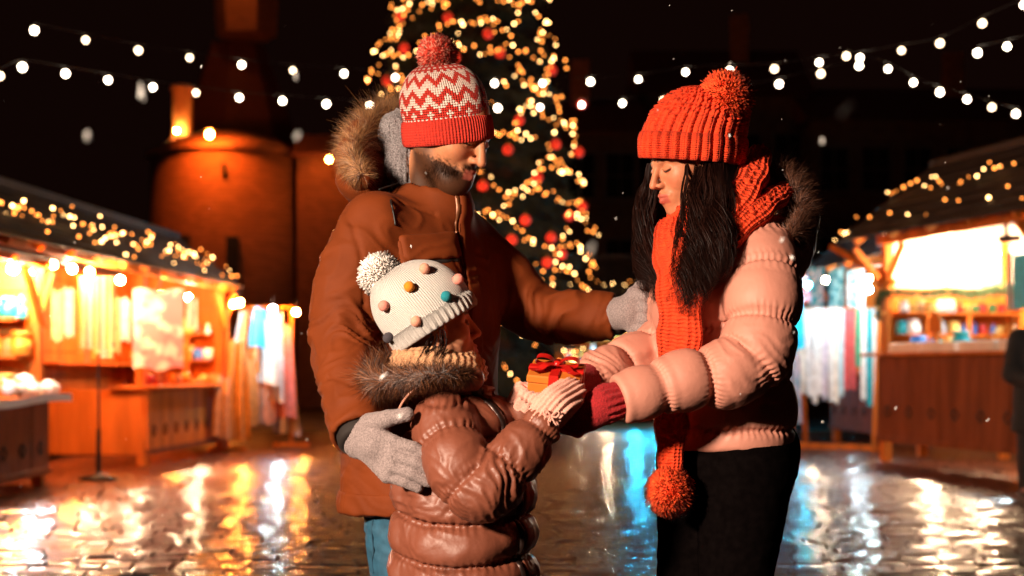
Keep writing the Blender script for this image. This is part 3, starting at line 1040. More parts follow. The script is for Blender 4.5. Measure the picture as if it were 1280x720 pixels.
# ---- right row ---------------------------------------------------------------
uC = unit((0.73, -2.74, 0))
e0 = np.array((4.33, 16.8, 0)); e1 = e0 + uC * 3.3
stC, PC = stall('wooden market stall on stout feet with white lit back wall and pine garland', tuple(e0), tuple(uC), 3.3, 1.7, 0.24, 1.235, 2.56, 0.40, front='dark', shelves=[], back='wood', backtop=1.98, planks=0.66, far=0.0, end_shelves=(1.48, 1.74))
d0 = np.array((4.78, 21.3, 0))
stD, PD = stall('market stall hung with patterned blankets behind the rack of pale scarves', tuple(d0), tuple(unit((0.08, -1, 0))), 3.6, 1.6, 0.2, 1.0, 2.50, 0.40, front='dark', shelves=[], planks=0.6, far=0.0, end_shelves=(1.4,))
for (a, b, z, e, r) in ((0.55, 0.55, 2.40, E_WHITE, 0.08), (0.6, 1.15, 2.42, E_WHITE, 0.08), (1.9, 0.8, 2.35, E_COOLW, 0.07)):
    stall_lamp('bright white bulb under the roof of the stall with the pine garland', PC(a, b, z), r, e, 'bulbs in the garland stall', 0.22)
for (a, b, z, e, r) in ((1.4, 0.35, 2.2, E_COOLW, 0.055), (2.6, 0.35, 2.2, E_WHITE, 0.055), (3.3, 0.30, 2.2, E_CYAN, 0.045)):
    stall_lamp('cool white bulb over the rack of pale scarves', PD(a, b - 0.25, z), r, e, 'bulbs over the scarf rack', 0.20)
end_row(PC, 1.494, 0.20, 0.15, 1.55, 13, ['jar', 'mug', 'bottle', 'figurine'], ['white', 'red', 'honey', 'teal', 'blue', 'pink'], 'on the lower shelf under the pine garland', 'garland stall lower shelf', 0.11, 0.19)
end_row(PC, 1.754, 0.20, 0.15, 1.55, 13, ['jar', 'mug', 'figurine'], ['white', 'honey', 'red', 'wood', 'green'], 'on the upper shelf under the pine garland', 'garland stall upper shelf', 0.10, 0.16)
end_row(PC, 1.276, 0.25, 0.40, 1.55, 8, ['jar', 'figurine', 'mug'], ['amber', 'teal', 'white', 'blue', 'honey'], 'at the foot of the shelves under the pine garland', 'garland stall bottom row', 0.10, 0.18)
shelf_row(PC, 1.276, 0.25, 0.3, 3.1, 9, ['mug', 'figurine', 'jar', 'dish'], ['amber', 'teal', 'white', 'blue', 'honey'], 'along the counter under the pine garland', 'garland stall counter', 0.14, 0.26)
for i in range(4):
    a = 0.25 + 0.72 * i
    B = Build(); c = PC(a + 0.32, 0.08, 1.276 + 0.055)
    B.box(c, (0.32, 0.09, 0.055), PC.R, 0.01)
    tag(B.obj('display_box', M_PALE), 'long white display box on the counter under the pine garland', 'box', 'white boxes on the garland stall counter')
# wooden house shaped sign on a stick
sg = thing('wooden_sign', 'small brown house shaped wooden board standing on the counter', 'sign', tuple(PC(1.0, 0.15, 1.276)))
q = PC(1.0, 0.15, 1.276)
Build().box(q + (0, 0, 0.12), (0.035, 0.02, 0.12), PC.R, 0.004).obj('stick', M_WOOD, sg)
B = Build(); sh = [(-0.12, 0.22), (0.12, 0.22), (0.12, 0.36), (0.06, 0.44), (0, 0.46), (-0.06, 0.44), (-0.12, 0.36)]
nS = len(sh); Vs = [q + PC.u * x + PC.v * y + np.array((0, 0, z)) for y in (-0.022, 0.0) for x, z in sh]
B.add(Vs, [tuple(range(nS)), tuple(range(2 * nS - 1, nS - 1, -1))] + [(i, i + nS, (i + 1) % nS + nS, (i + 1) % nS) for i in range(nS)])
B.obj('board', M_WOOD, sg)
# pine garland, with its hanging bunch at the post
M_NEEDLE = mat('pine_needles', (0.025, 0.060, 0.022), 0.6, 0.3, 30, attr=True)
def needle_path(name, path, r, n, ln, parent, seed, width=0.006):
    gg = np.random.default_rng(seed)
    P = spline(path, 60); t = gg.random(n) * 58.99; i = t.astype(int); fr = (t - i)[:, None]
    c = P[i] * (1 - fr) + P[i + 1] * fr
    d = gg.normal(size=(n, 3)); d /= np.linalg.norm(d, axis=1, keepdims=True)
    col = np.array((0.03, 0.075, 0.026)) * gg.uniform(0.4, 1.8, (n, 1))
    return strands(name, c + d * r * 0.3, d, ln, width, M_NEEDLE, parent, segs=2, curl=0.3, gravity=0.1, cols=col, seed=seed)
gl = thing('pine_garland', 'green pine garland swagged under the roof of the white lit stall', 'garland', tuple(PC(0.36, 0.8, 1.98)))
gpth = [PC(0.10, -0.05, 1.66), PC(0.10, -0.05, 1.93), PC(0.20, 0.10, 1.99), PC(0.36, 0.40, 1.96), PC(0.36, 0.70, 2.01), PC(0.36, 1.0, 1.97), PC(0.36, 1.3, 2.03), PC(0.36, 1.6, 2.04)]
Build().tube(spline(gpth, 50), 0.012, 6).obj('stem', M_WIRE, gl)
needle_path('needles', gpth, 0.04, 5200, 0.075, gl, 51)
M_TINSEL = mat('gold_berry', (0.7, 0.35, 0.08), 0.3)
for k in range(26):
    s = spline(gpth, 100)[int(rnd.random() * 99)] + np.array([rnd.uniform(-0.05, 0.05) for _ in range(3)])
    Build().lathe([(0.004, -0.02), (0.016, -0.012), (0.02, 0), (0.016, 0.012), (0.004, 0.02)], 8, s).obj('berry', M_TINSEL, gl, True)
# long prop beam leaning between the two stalls
tag(Build().bar(W(1040, 308, 17.6), W(1118, 354, 16.6), 0.07, 0.07).obj('roof_prop', M_WOOD), 'slanting wooden roof prop between the two stalls beside the scarf rack', 'beam')
for q, e in (((1032, 350, 18.1), E_WHITE), ((1086, 348, 17.6), E_COOLW), ((1010, 356, 18.4), E_CYAN)):  # bulbs added to brighten the scarves and tint the ground reflection
    stall_lamp('small added bulb brightening the scarf rack from in front', W(*q), 0.042, e, 'added bulbs in front of the scarf rack', 0.16)
# scarf rack: A-frame with rail and ground board
rk = thing('scarf_rack', 'pine A-frame rack hung with pale scarves beside the garland stall', 'rack', (W(1050, 550, 19.0)[0], 19.0, 0))
ra, rb = W(998, 386, 19.2), W(1100, 386, 18.4)
Build().tube([ra - (rb - ra) * 0.02, rb], 0.022, 8).obj('rail', M_WOOD, rk)
Build().bar((ra[0] - 0.1, ra[1], 0.06), (rb[0], rb[1], 0.06), 0.08, 0.07).obj('ground_board', M_WOOD, rk)
for q in (ra, rb):
    for sgn in (-0.42, 0.42):
        Build().bar(q, (q[0] + sgn * 0.45, q[1] + sgn, 0.02), 0.055, 0.05).obj('leg', M_WOOD, rk)
sc_cols = [('cream', (0.78, 0.74, 0.68))] * 2 + [('white', (0.80, 0.80, 0.80))] * 3 + [('pale lilac', (0.66, 0.60, 0.70)), ('white', (0.8, 0.8, 0.8)), ('cream', (0.78, 0.72, 0.62)), ('pale blue', (0.45, 0.66, 0.76)), ('coral red', (0.62, 0.10, 0.11)),
           ('coral red', (0.62, 0.12, 0.12)), ('green', (0.03, 0.34, 0.20)), ('white', (0.8, 0.8, 0.8)), ('teal', (0.02, 0.42, 0.52)), ('white', (0.8, 0.8, 0.8))]
for i, (nm, c) in enumerate(sc_cols):
    f0, f1 = i / len(sc_cols), (i + 0.96) / len(sc_cols)
    a, b = ra + (rb - ra) * f0, ra + (rb - ra) * f1
    off = np.array((-0.03, -0.03, 0.0))
    lg = {'coral red': 1.05, 'green': 0.75}.get(nm, rnd.uniform(1.12, 1.26))
    pv = sc_cols[i - 1][0] + ' scarf' if i else 'rack end'; nx = sc_cols[i + 1][0] + ' scarf' if i + 1 < len(sc_cols) else 'rack end'
    o = cloth('hanging_scarf', f'{nm} scarf on the pine rack between {pv} and {nx}', 'scarf', a + off, b + off, lg, cmat(nm.replace(' ', '_'), c), f'{nm} scarves on the rack', wave=0.018, n=1.0, seed=i * 1.7)
for (x0, x1, y0, y1, c1, c2, nm, d) in ((972, 1000, 350, 440, (0.01, 0.42, 0.62), (0.02, 0.5, 0.7), 'bright turquoise shawl', 18.6), (958, 990, 402, 470, (0.55, 0.38, 0.62), (0.75, 0.7, 0.78), 'lilac and white shawl', 18.4), (958, 978, 440, 520, (0.02, 0.30, 0.34), (0.35, 0.3, 0.4), 'dark teal striped shawl', 18.2),
                                        (975, 1000, 445, 535, (0.20, 0.30, 0.40), (0.50, 0.42, 0.52), 'grey blue fringed shawl', 18.3), (990, 1010, 345, 380, (0.6, 0.1, 0.1), (0.5, 0.45, 0.6), 'red and lilac shawl', 19.0)):
    cloth('hanging_shawl', nm + ' draped at the end of the pine rack', 'shawl', W(x0, y0, d), W(x1, y0 - 4, d + 0.1), (y1 - y0) * d / FPX, print_mat('print_' + nm.replace(' ', '_'), c1, c2, 9.0), wave=0.04, n=1.5, seed=x0, flare=0.3)
for (x0, x1, c1, c2, nm) in ((1012, 1030, (0.03, 0.30, 0.38), (0.6, 0.55, 0.6), 'teal and grey blanket'), (1036, 1056, (0.02, 0.22, 0.28), (0.35, 0.62, 0.66), 'dark teal patterned blanket'), (1060, 1080, (0.04, 0.35, 0.42), (0.7, 0.7, 0.7), 'turquoise and white blanket')):
    cloth('hanging_blanket', nm + ' hanging behind the scarf rack', 'blanket', W(x0, 334, 20.4), W(x1, 335, 20.2), 0.60, print_mat('print_' + nm.replace(' ', '_'), c1, c2, 14.0), wave=0.01, n=1.0, seed=x0)
# turquoise hoarding and lamp beyond the garland stall
tq = thing('turquoise_panel', 'bright turquoise painted panel at the end of the garland stall', 'panel', tuple(W(1270, 440, 14.2)))
Build().box(W(1276, 352, 14.0), (0.10, 0.02, 0.27), PC.R, 0.004).obj('panel', mat('turquoise_paint', (0.01, 0.42, 0.58), 0.5), tq)
Build().box(W(1262, 352, 14.1), (0.012, 0.025, 0.28), PC.R, 0.003).obj('frame_rail', M_PALE, tq)
dl = thing('roof_floodlight', 'black floodlight bracketed under the roof at the end of the garland stall', 'lamp', tuple(W(1262, 300, 14.2)))
Build().box(W(1262, 298, 14.2), (0.10, 0.07, 0.03), PC.R, 0.01).obj('lamp_housing', M_IRON, dl)
Build().bar(W(1258, 280, 14.2), W(1258, 297, 14.2), 0.03).obj('bracket', M_IRON, dl)

# ---- far stall beyond the couple ----------------------------------------------
stE, PE = stall('distant market stall lit turquoise, seen between the couple', (0.9, 27.0, 0), (1, 0.02), 3.4, 1.6, 0.1, 0.95, 2.35, 0.35, front='dark', shelves=[(1.3, 0.25, 0.22), (1.65, 0.22, 0.18)], carvings=False, planks=0.85)
for (a, b, z, e, r) in ((0.4, 0.05, 2.18, E_WHITE, 0.05), (0.95, 0.05, 2.18, E_WHITE, 0.045), (1.5, 0.0, 2.12, E_CYAN, 0.09), (2.0, 0.0, 2.15, E_CYAN, 0.10), (2.5, 0.0, 2.15, E_CYAN, 0.08)):
    stall_lamp('glowing bulb under the roof of the distant turquoise lit stall', PE(a, b, z), r, e, 'bulbs in the distant stall', 0.12)
shelf_row(PE, 0.991, 0.05, 0.1, 3.2, 16, ['jar', 'wool_ball', 'mug'], ['white', 'teal', 'honey', 'blue'], 'on the counter of the distant turquoise lit stall', 'distant stall counter', 0.18, 0.32)
shelf_row(PE, 1.315, 1.35, 0.1, 3.2, 12, ['jar', 'bottle'], ['white', 'teal', 'honey'], 'on the shelf of the distant turquoise lit stall', 'distant stall shelf', 0.18, 0.28)

# ------------------------------------------------------------------ strings of lights
E_FAIRY = glow('fairy_bulb', (1.0, 0.29, 0.045), 8.0, False)
E_FAIRY2 = glow('fairy_bulb_bright', (1.0, 0.54, 0.18), 20.0, False)
E_GLOBE2 = glow('globe_bulb_dim', (1.0, 0.72, 0.44), 9.0, False)
E_GLOBE = glow('globe_bulb', (1.0, 0.80, 0.58), 22.0, False)
def light_string(label, pts, positions, r, ems, group, wire=True, cat='string lights', name='light_string', wire_r=0.004, rv=0.0):
    t = thing(name, label, cat, tuple(positions[0]), group)
    if wire:
        Build().tube(pts, wire_r, 5).obj('wire', M_WIRE, t)
    mes = []
    for e in ems:
        me = bulb_mesh(r, 7); me.materials.append(e); mes.append(me)
    for k, p in enumerate(positions):
        o = bpy.data.objects.new('bulb', mes[rnd.randrange(len(mes))] if len(mes) > 1 else mes[0])
        COL.objects.link(o); o.parent = t
        o.location = tuple(np.asarray(p) - np.asarray(positions[0]))
        if rv:
            s = 1 + rnd.uniform(-rv, rv); o.scale = (s, s, s)
    return t
# overhead strings: bulbs every third of a metre
def overhead(label, pix):
    P = [W(*q) for q in pix]
    light_string(label, spline([p + np.array((0, 0, 0.045)) for p in P], len(P) * 4), P, 0.024, [E_GLOBE, E_GLOBE, E_GLOBE2], 'overhead globe light strings', wire_r=0.003, rv=0.12)
overhead('string of globe bulbs sloping up overhead toward the shared dark roof, upper of two', [(43, 38, 9.6), (107, 50, 9.9), (173, 63, 10.2), (237, 72, 10.5), (302, 81, 10.8), (366, 88, 11.1), (430, 92, 11.4), (494, 97, 11.7), (556, 101, 12), (618, 104, 12.2), (678, 104, 12.3), (738, 102, 12.3), (798, 99, 12.2), (857, 90, 12), (912, 88, 11.8), (968, 86, 11.5), (1024, 78, 11.2), (1075, 72, 10.9), (1127, 63, 10.6), (1175, 54, 10.3), (1228, 29, 10.0), (1280, 6, 9.7)])
overhead('string of globe bulbs sloping up overhead toward the shared dark roof, lower of two', [(0, 95, 8.8), (28, 84, 8.9), (82, 92, 9.2), (135, 100, 9.5), (191, 109, 9.8), (245, 116, 10.1), (299, 122, 10.4), (353, 126, 10.7), (408, 130, 11), (462, 132, 11.3), (516, 134, 11.6), (570, 135, 11.8), (622, 135, 12), (675, 134, 12), (727, 131, 12), (778, 129, 11.9), (829, 125, 11.8), (880, 118, 11.6), (930, 112, 11.4), (974, 105, 11.2), (1026, 92, 11.0), (1074, 82, 10.8)])
overhead('string of globe bulbs dropping toward the roof of the garland stall', [(1058, 70, 10.6), (1110, 86, 10.6), (1142, 103, 10.8), (1175, 115, 11.0), (1209, 124, 11.2), (1240, 134, 11.4), (1270, 142, 11.6), (1302, 150, 11.8)])
overhead('short string of globe bulbs high above the garland stall', [(1222, 66, 9.8), (1259, 58, 9.6), (1296, 48, 9.4)])
# fairy lights on the roofs
def roof_fairy(label, P, L, D, eave, overhang, slope, n, f, seed, jitter=0.05):
    gg = np.random.default_rng(seed)
    rise = (D / 2 + overhang) * slope
    a = np.linspace(-0.2, L + 0.2, n)
    pts = [P(x, -overhang + (D / 2 + overhang) * f + 0.05 * math.sin(x * 5), eave + rise * f + 0.10 + 0.06 * math.sin(x * 7 + seed) + gg.normal() * 0.01) for x in a]
    pos = [p + gg.normal(size=3) * jitter * np.array((0.6, 0.6, 1)) for p in pts]
    light_string(label, pts, pos, 0.012, [E_FAIRY, E_FAIRY, E_FAIRY2], 'fairy lights on the stall roofs', rv=0.4)
PBn = Loc(PB(-4.2, 0, 0), PB.u)
roof_fairy('long fairy light string high along the shared dark roof opposite the garland stall', PBn, 8.0, 1.5, 2.16, 0.16, 0.75, 150, 0.42, 61)
roof_fairy('second fairy light string just above the eave of the shared stall roof', PBn, 8.0, 1.5, 2.16, 0.16, 0.75, 46, 0.16, 62, 0.06)
roof_fairy('fairy lights along the roof of the stall with the pine garland', PC, 3.3, 1.7, 2.56, 0.40, 0.75, 40, 0.55, 63, 0.06)
roof_fairy('sparse fairy lights near the eave of the stall with the pine garland', PC, 3.3, 1.7, 2.56, 0.40, 0.75, 12, 0.12, 64, 0.05)
roof_fairy('fairy lights along the roof over the scarf rack', PD, 3.6, 1.6, 2.50, 0.40, 0.75, 44, 0.5, 65, 0.08)
roof_fairy('fairy lights along the roof of the distant turquoise lit stall', PE, 3.4, 1.6, 2.35, 0.35, 0.75, 30, 0.3, 66)

# ------------------------------------------------------------------ the tree
tcx, tcy = -0.62, 20.0
tree = thing('christmas_tree', 'tall dark Christmas spruce wound with warm fairy lights and red baubles', 'tree', (tcx, tcy, 0))
Build().tube([(tcx, tcy, -0.05), (tcx, tcy, 4), (tcx, tcy, 8), (tcx, tcy, 11.3)], [0.20, 0.14, 0.08, 0.015], 12).obj('trunk', mat('spruce_bark', (0.05, 0.03, 0.02), 0.9, 0.3, 20, 0.5), tree, True)
def tree_r(z): return (0.04 + 0.186 * (11.3 - z) * (1 + 0.05 * math.sin(z * 5.0))) * min(1.0, 0.72 + 0.28 * max(z - 0.8, 0) / 2.4)
gg = np.random.default_rng(71)
limbs = Build(); roots, dirs, lens = [], [], []
z = 0.75
while z < 11.0:
    R_ = tree_r(z)
    nb = max(5, int(15 - z * 0.8))
    a0 = gg.random() * 6.3
    for k in range(nb):
        a = a0 + 2 * PI * k / nb + gg.normal() * 0.12
        rr = R_ * gg.uniform(0.8, 1.08)
        d = np.array((math.cos(a), math.sin(a), 0))
        zz = z + gg.normal() * 0.05
        pts = [np.array((tcx, tcy, zz)) + d * rr * s + np.array((0, 0, rr * (0.10 * s - 0.30 * s * s))) for s in (0, 0.35, 0.7, 1.0)]
        limbs.tube(pts, [0.03, 0.022, 0.014, 0.006], 5)
        C = spline(pts, 14)
        m = int(34 * rr + 8)
        for _ in range(m):
            s = gg.uniform(0.15, 1.0) ** 0.75
            q = C[min(13, int(s * 13))]
            sd = np.array((-d[1], d[0], 0)) * gg.choice((-1, 1))
            roots.append(q); dirs.append(unit(d * 0.55 + sd * gg.uniform(0.2, 1.0) + np.array((0, 0, gg.uniform(-0.5, 0.1))))); lens.append(1)
    z += 0.30
tag(limbs.obj('branches', mat('spruce_bark', (0.05, 0.03, 0.02)), tree, True), kind='stuff')
roots, dirs = np.array(roots), np.array(dirs)
# every twig is a spray of needles
nt_ = len(roots); per = 9
R2 = np.repeat(roots, per, 0) + np.repeat(dirs, per, 0) * (np.tile(np.linspace(0, 0.24, per), nt_))[:, None]
D2 = np.repeat(dirs, per, 0) * 0.8 + gg.normal(size=(nt_ * per, 3)) * 0.6
D2 /= np.linalg.norm(D2, axis=1, keepdims=True)
crown = strands('crown', R2, D2, 0.11, 0.010, M_NEEDLE, tree, segs=1, curl=0.2, gravity=0.05, cols=np.array((0.012, 0.022, 0.010)) * gg.uniform(0.4, 1.6, (len(R2), 1)), seed=72)
tag(crown, kind='stuff')
# garlands: swags of bulbs on the side of the tree
k = 0
zs = np.arange(1.02, 8.9, 0.37)
words = ['lowest', 'second', 'third', 'fourth', 'fifth', 'sixth', 'seventh', 'eighth', 'ninth', 'tenth', 'eleventh', 'twelfth', 'thirteenth', 'fourteenth', 'fifteenth', 'sixteenth', 'seventeenth', 'eighteenth', 'nineteenth', 'twentieth', 'twenty-first', 'twenty-second', 'twenty-third']
for i, z0 in enumerate(zs):
    pts, pos = [], []
    ph = gg.random() * 6.3
    span = np.arange(math.radians(-170), math.radians(-10), 0.060 / max(tree_r(z0), 0.3))
    for a in span:
        z = z0 + 0.20 * math.sin(a * 5.0 + ph) + 0.13 * math.sin(a * 9 + ph * 2) + 0.10 * math.cos(a + PI / 2)
        rr = tree_r(z) * (1.10 + 0.05 * math.sin(a * 9 + ph))
        p = np.array((tcx + rr * math.cos(a), tcy + rr * math.sin(a), z))
        pts.append(p)
        if gg.random() < 0.93: pos.append(p + gg.normal(size=3) * 0.030)
        if gg.random() < 0.12: pos.append(p + gg.normal(size=3) * 0.06 + np.array((0, 0, -0.08)))
    light_string(f'warm fairy light garland round the Christmas tree, {words[i]} from its foot', np.array(pts), pos, 0.0130, [E_FAIRY, E_FAIRY, E_FAIRY2], 'garlands on the Christmas tree', name='light_garland', cat='garland', rv=0.35)
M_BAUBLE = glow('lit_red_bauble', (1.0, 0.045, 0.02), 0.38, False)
bme = Build().lathe([(0.008, -0.066), (0.04, -0.055), (0.062, -0.023), (0.067, 0.0), (0.062, 0.023), (0.04, 0.055), (0.008, 0.066)], 16).mesh('bauble', True)
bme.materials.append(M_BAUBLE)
cap = Build().lathe([(0.016, 0.062), (0.016, 0.082), (0.006, 0.088), (0.004, 0.105)], 10).mesh('cap', True); cap.materials.append(mat('gold_cap', (0.6, 0.35, 0.08), 0.3, metal=0.8))
for (px, py) in ((610, 42), (569, 72), (625, 66), (484, 101), (500, 20), (690, 88), (727, 130), (635, 187), (657, 275), (712, 270), (728, 258), (689, 297), (684, 328), (672, 222), (702, 318), (604, 232), (724, 190), (649, 150), (560, 22), (505, 60), (695, 180), (640, 300)):
    pz = EYE - (py - HORIZON) * 18.9 / FPX
    rr = tree_r(pz); dx = (px - 640) * 19.0 / FPX - tcx
    dx = max(-rr * 0.97, min(rr * 0.97, dx))
    yy = tcy - math.sqrt(max(rr * rr - dx * dx, 0.0)) - 0.06
    t = thing('bauble', 'glowing red bauble hanging on the lit Christmas tree', 'bauble', ((px - 640) * yy / FPX, yy, EYE - (py - HORIZON) * yy / FPX), 'red baubles on the Christmas tree')
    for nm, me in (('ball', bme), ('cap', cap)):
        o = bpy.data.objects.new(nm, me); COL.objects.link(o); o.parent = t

# ------------------------------------------------------------------ old town behind
def brick_mat(name, c1, c2, scale):
    m, nt, b = nodes_of(name)
    tc = N(nt, 'ShaderNodeTexCoord')
    br = N(nt, 'ShaderNodeTexBrick', Scale=scale)
    br.inputs['Color1'].default_value = (*c1, 1); br.inputs['Color2'].default_value = (*c2, 1)
    br.inputs['Mortar'].default_value = (*[c * 0.5 for c in c1], 1)
    mp = N(nt, 'ShaderNodeMapping'); mp.inputs['Rotation'].default_value = (PI / 2, 0, 0)
    nt.links.new(tc.outputs['Object'], mp.inputs[0]); nt.links.new(mp.outputs[0], br.inputs['Vector'])
    nt.links.new(br.outputs[0], b.inputs['Base Color'])
    b.inputs['Roughness'].default_value = 0.85
    return m
M_BRICK = brick_mat('old_brick', (0.30, 0.10, 0.05), (0.22, 0.07, 0.035), 2.2)
M_TILE = mat('red_roof_tile', (0.09, 0.016, 0.010), 0.7, 0.3, 8)
E_FLOOD = glow('sodium_lamp', (1.0, 0.22, 0.02), 1400.0)
E_FLOOD2 = glow('sodium_lamp_small', (1.0, 0.30, 0.04), 420.0)
E_FLOOD3 = glow('sodium_uplight', (1.0, 0.42, 0.09), 2600.0)
M_LIME = mat('limewashed_brick', (0.55, 0.28, 0.13), 0.85, 0.2, 8)
Tc = W(285, 0, 40.0)[:2]
tw = thing('round_tower', 'round brick town wall tower with low lit conical roof and slit windows', 'tower', (Tc[0], Tc[1], 0))
zt = EYE + (HORIZON - 187) * 38 / FPX
Build().lathe([(2.25, -0.1), (2.2, 2.0), (2.12, zt)], 48, (Tc[0], Tc[1], 0)).obj('wall', M_BRICK, tw, True)
Build().lathe([(2.12, zt), (2.28, zt + 0.03), (2.28, zt + 0.13), (2.1, zt + 0.16)], 48, (Tc[0], Tc[1], 0)).obj('cornice', M_BRICK, tw)
roofT = Build().lathe([(2.1, zt + 0.161), (1.7, zt + 0.42), (0.9, zt + 0.70), (0.15, zt + 0.85)], 48, (Tc[0], Tc[1], 0)).obj('roof', M_BRICK, tw, True)
for px, py in ((250, 320), (310, 322), (300, 213)):
    hgt = 0.55 if py > 300 else 0.16
    dx = (px - 285) * 38 / FPX
    yy = Tc[1] - math.sqrt(2.17 ** 2 - dx * dx)
    w_ = Build().box((Tc[0] + dx, yy + 0.02, EYE - (py - HORIZON) * 38 / FPX), (0.16 if py > 300 else 0.05, 0.06, hgt), None, 0.01).obj('slit_window', M_LINING if 'M_LINING' in globals() else M_ROOF, tw)
    if py > 300: Build().box((Tc[0] + dx, yy - 0.02, EYE - (py - HORIZON) * 38 / FPX - hgt - 0.05), (0.22, 0.08, 0.04), None, 0.01).obj('sill', M_BRICK, w_)
def town_lamp(label, p, r, em):
    t = thing('wall_lantern', label, 'lantern', tuple(p))
    p = np.asarray(p, float)
    b = link('bulb', bulb_mesh(r, 12), em, t); b.matrix_parent_inverse = Matrix()
    Build().lathe([(r * 1.5, r * 1.2), (r * 1.3, r * 1.5), (r * 0.2, r * 2.2)], 12, p).obj('lantern_cap', M_IRON, t)
    Build().bar(p + (0, 0.05, -r), p + (0, 0.9, -r * 1.5), 0.03).obj('bracket', M_IRON, t)
town_lamp('glowing lantern at the eave of the round brick tower', (W(262, 0, 37.3)[0], 37.3, EYE + (HORIZON - 168) * 37.3 / FPX), 0.085, E_FLOOD)
# lit chimney pillar
ch_ = thing('brick_pillar', 'slim round brick pillar floodlit from its foot beside the tower', 'pillar', tuple(W(228, 175, 41)))
cb, ctop = W(228, 172, 41), W(228, 108, 41)
Build().lathe([(0.30, 0), (0.28, 0.2), (0.28, ctop[2] - cb[2] - 0.15), (0.34, ctop[2] - cb[2] - 0.12), (0.34, ctop[2] - cb[2]), (0.2, ctop[2] - cb[2] + 0.02)], 24, cb).obj('shaft', M_LIME, ch_, True)
Build().lathe([(0.5, -cb[2] - 0.05), (0.5, -0.3), (0.32, 0.0)], 20, cb).obj('pedestal', M_BRICK, ch_)
town_lamp('small lantern at the foot of the slim brick pillar', cb + np.array((-0.02, -0.62, 0.10)), 0.04, E_FLOOD3)
# steep gabled tower behind
sp = W(300, 170, 46)
st_ = thing('spired_tower', 'tall tower with steep red tiled roof and orange lit turret', 'tower', (sp[0], 46, 0))
Build().lathe([(2.0, -0.1), (2.0, sp[2] - 0.3)], 8, (sp[0], 46, 0)).obj('wall', M_BRICK, st_)
Build().lathe([(2.05, sp[2] - 0.3), (1.5, sp[2] + 1.2), (0.9, sp[2] + 2.9)], 8, (sp[0] - 0.1, 46, 0)).obj('roof', M_TILE, st_)
tb = W(308, 48, 45)
tur = Build().lathe([(0.55, tb[2]), (0.95, tb[2] + 0.06), (0.95, tb[2] + 0.2), (1.0, tb[2] + 1.0), (1.08, tb[2] + 2.6), (0.1, tb[2] + 4.5)], 6, (tb[0], 45, 0)).obj('turret', M_BRICK, st_)
town_lamp('lantern under the orange lit turret', (tb[0] - 0.2, 42.9, tb[2] + 1.9), 0.07, E_FLOOD2)
# town wall running on to the right of the tower
wl_ = thing('town_wall', 'brick town wall running on beside the round tower', 'wall', (W(430, 500, 39)[0], 39, 0))
wz = EYE + (HORIZON - 192) * 39 / FPX
wx0, wx1 = W(372, 0, 39)[0], W(640, 0, 39)[0]
Build().box(((wx0 + wx1) / 2, 39.3, wz / 2), ((wx1 - wx0) / 2, 0.4, wz / 2)).obj('wall', M_BRICK, wl_)
Build().box(((wx0 + wx1) / 2, 39.2, wz + 0.25), ((wx1 - wx0) / 2 + 0.1, 0.75, 0.06), np.array(Matrix.Rotation(0.5, 3, 'X')), 0.02).obj('coping', M_TILE, wl_)
town_lamp('lantern on the brick town wall beside the round tower', (W(412, 0, 38)[0], 37.9, EYE + (HORIZON - 200) * 38 / FPX), 0.06, E_FLOOD2)
# dark house fronts to the right
M_PLASTER = mat('dark_plaster', (0.10, 0.045, 0.03), 0.9, 0.25, 3)
M_PANE = mat('night_window_pane', (0.01, 0.008, 0.008), 0.08)
def house(label, px0, px1, top, d, nwin, nfl, ridge=1.6):
    x0, x1 = W(px0, 0, d)[0], W(px1, 0, d)[0]; zt = EYE + (HORIZON - top) * d / FPX
    t = thing('town_house', label, 'house', ((x0 + x1) / 2, d, 0))
    Build().box(((x0 + x1) / 2, d + 3, zt / 2), ((x1 - x0) / 2, 3, zt / 2)).obj('wall', M_PLASTER, t)
    B = Build(); e = 0.25
    V = [(x0 - e, d - e, zt), (x1 + e, d - e, zt), (x1 + e, d + 6 + e, zt), (x0 - e, d + 6 + e, zt), (x0 - e, d + 3, zt + ridge), (x1 + e, d + 3, zt + ridge)]
    B.add(V, [(0, 1, 5, 4), (2, 3, 4, 5), (0, 4, 3), (1, 2, 5), (0, 3, 2, 1)])
    rf = B.obj('roof', M_TILE, t)
    c = Build().box(((x0 * 0.35 + x1 * 0.65), d + 2.4, zt + ridge + 0.2), (0.3, 0.3, 0.9), None, 0.02).obj('chimney', M_BRICK, rf)
    for f in range(nfl):
        for i in range(nwin):
            cx = x0 + (x1 - x0) * (i + 0.5) / nwin; cz = 1.7 + f * (zt - 0.4) / nfl
            w_ = Build().box((cx, d - 0.02, cz), (0.52, 0.05, 0.78), None, 0.01).obj('window', M_PALE_TRIM, t)
            for sx in (-1, 1):
                for sz in (-1, 1):
                    Build().box((cx + sx * 0.225, d - 0.072, cz + sz * 0.35), (0.205, 0.012, 0.33)).obj('pane', M_PANE, w_)
            Build().box((cx, d - 0.10, cz - 0.84), (0.6, 0.10, 0.04), None, 0.01).obj('sill', M_PALE_TRIM, w_)
M_PALE_TRIM = mat('window_trim', (0.09, 0.045, 0.035), 0.7)
house('dark plastered house with rows of unlit windows behind the Christmas tree', 600, 800, 165, 44, 4, 3)
house('dark house with a tall chimney beyond the woman', 806, 1010, 120, 48, 4, 3, 2.2)
house('long dark house behind the garland stall', 1016, 1330, 150, 46, 6, 3)

# ================================================================== PEOPLE
# ---- shared cloth helpers
def seg_dist(V, pts):
    """distance of points to a polyline"""
    best = np.full(len(V), 9.0)
    pts = [np.asarray(p, float) for p in pts]
    for a, b in zip(pts[:-1], pts[1:]):
        ab = b - a
        t = np.clip(((V - a) @ ab) / max(ab @ ab, 1e-9), 0, 1)
        best = np.minimum(best, np.linalg.norm(V - a - t[:, None] * ab, axis=1))
    return best

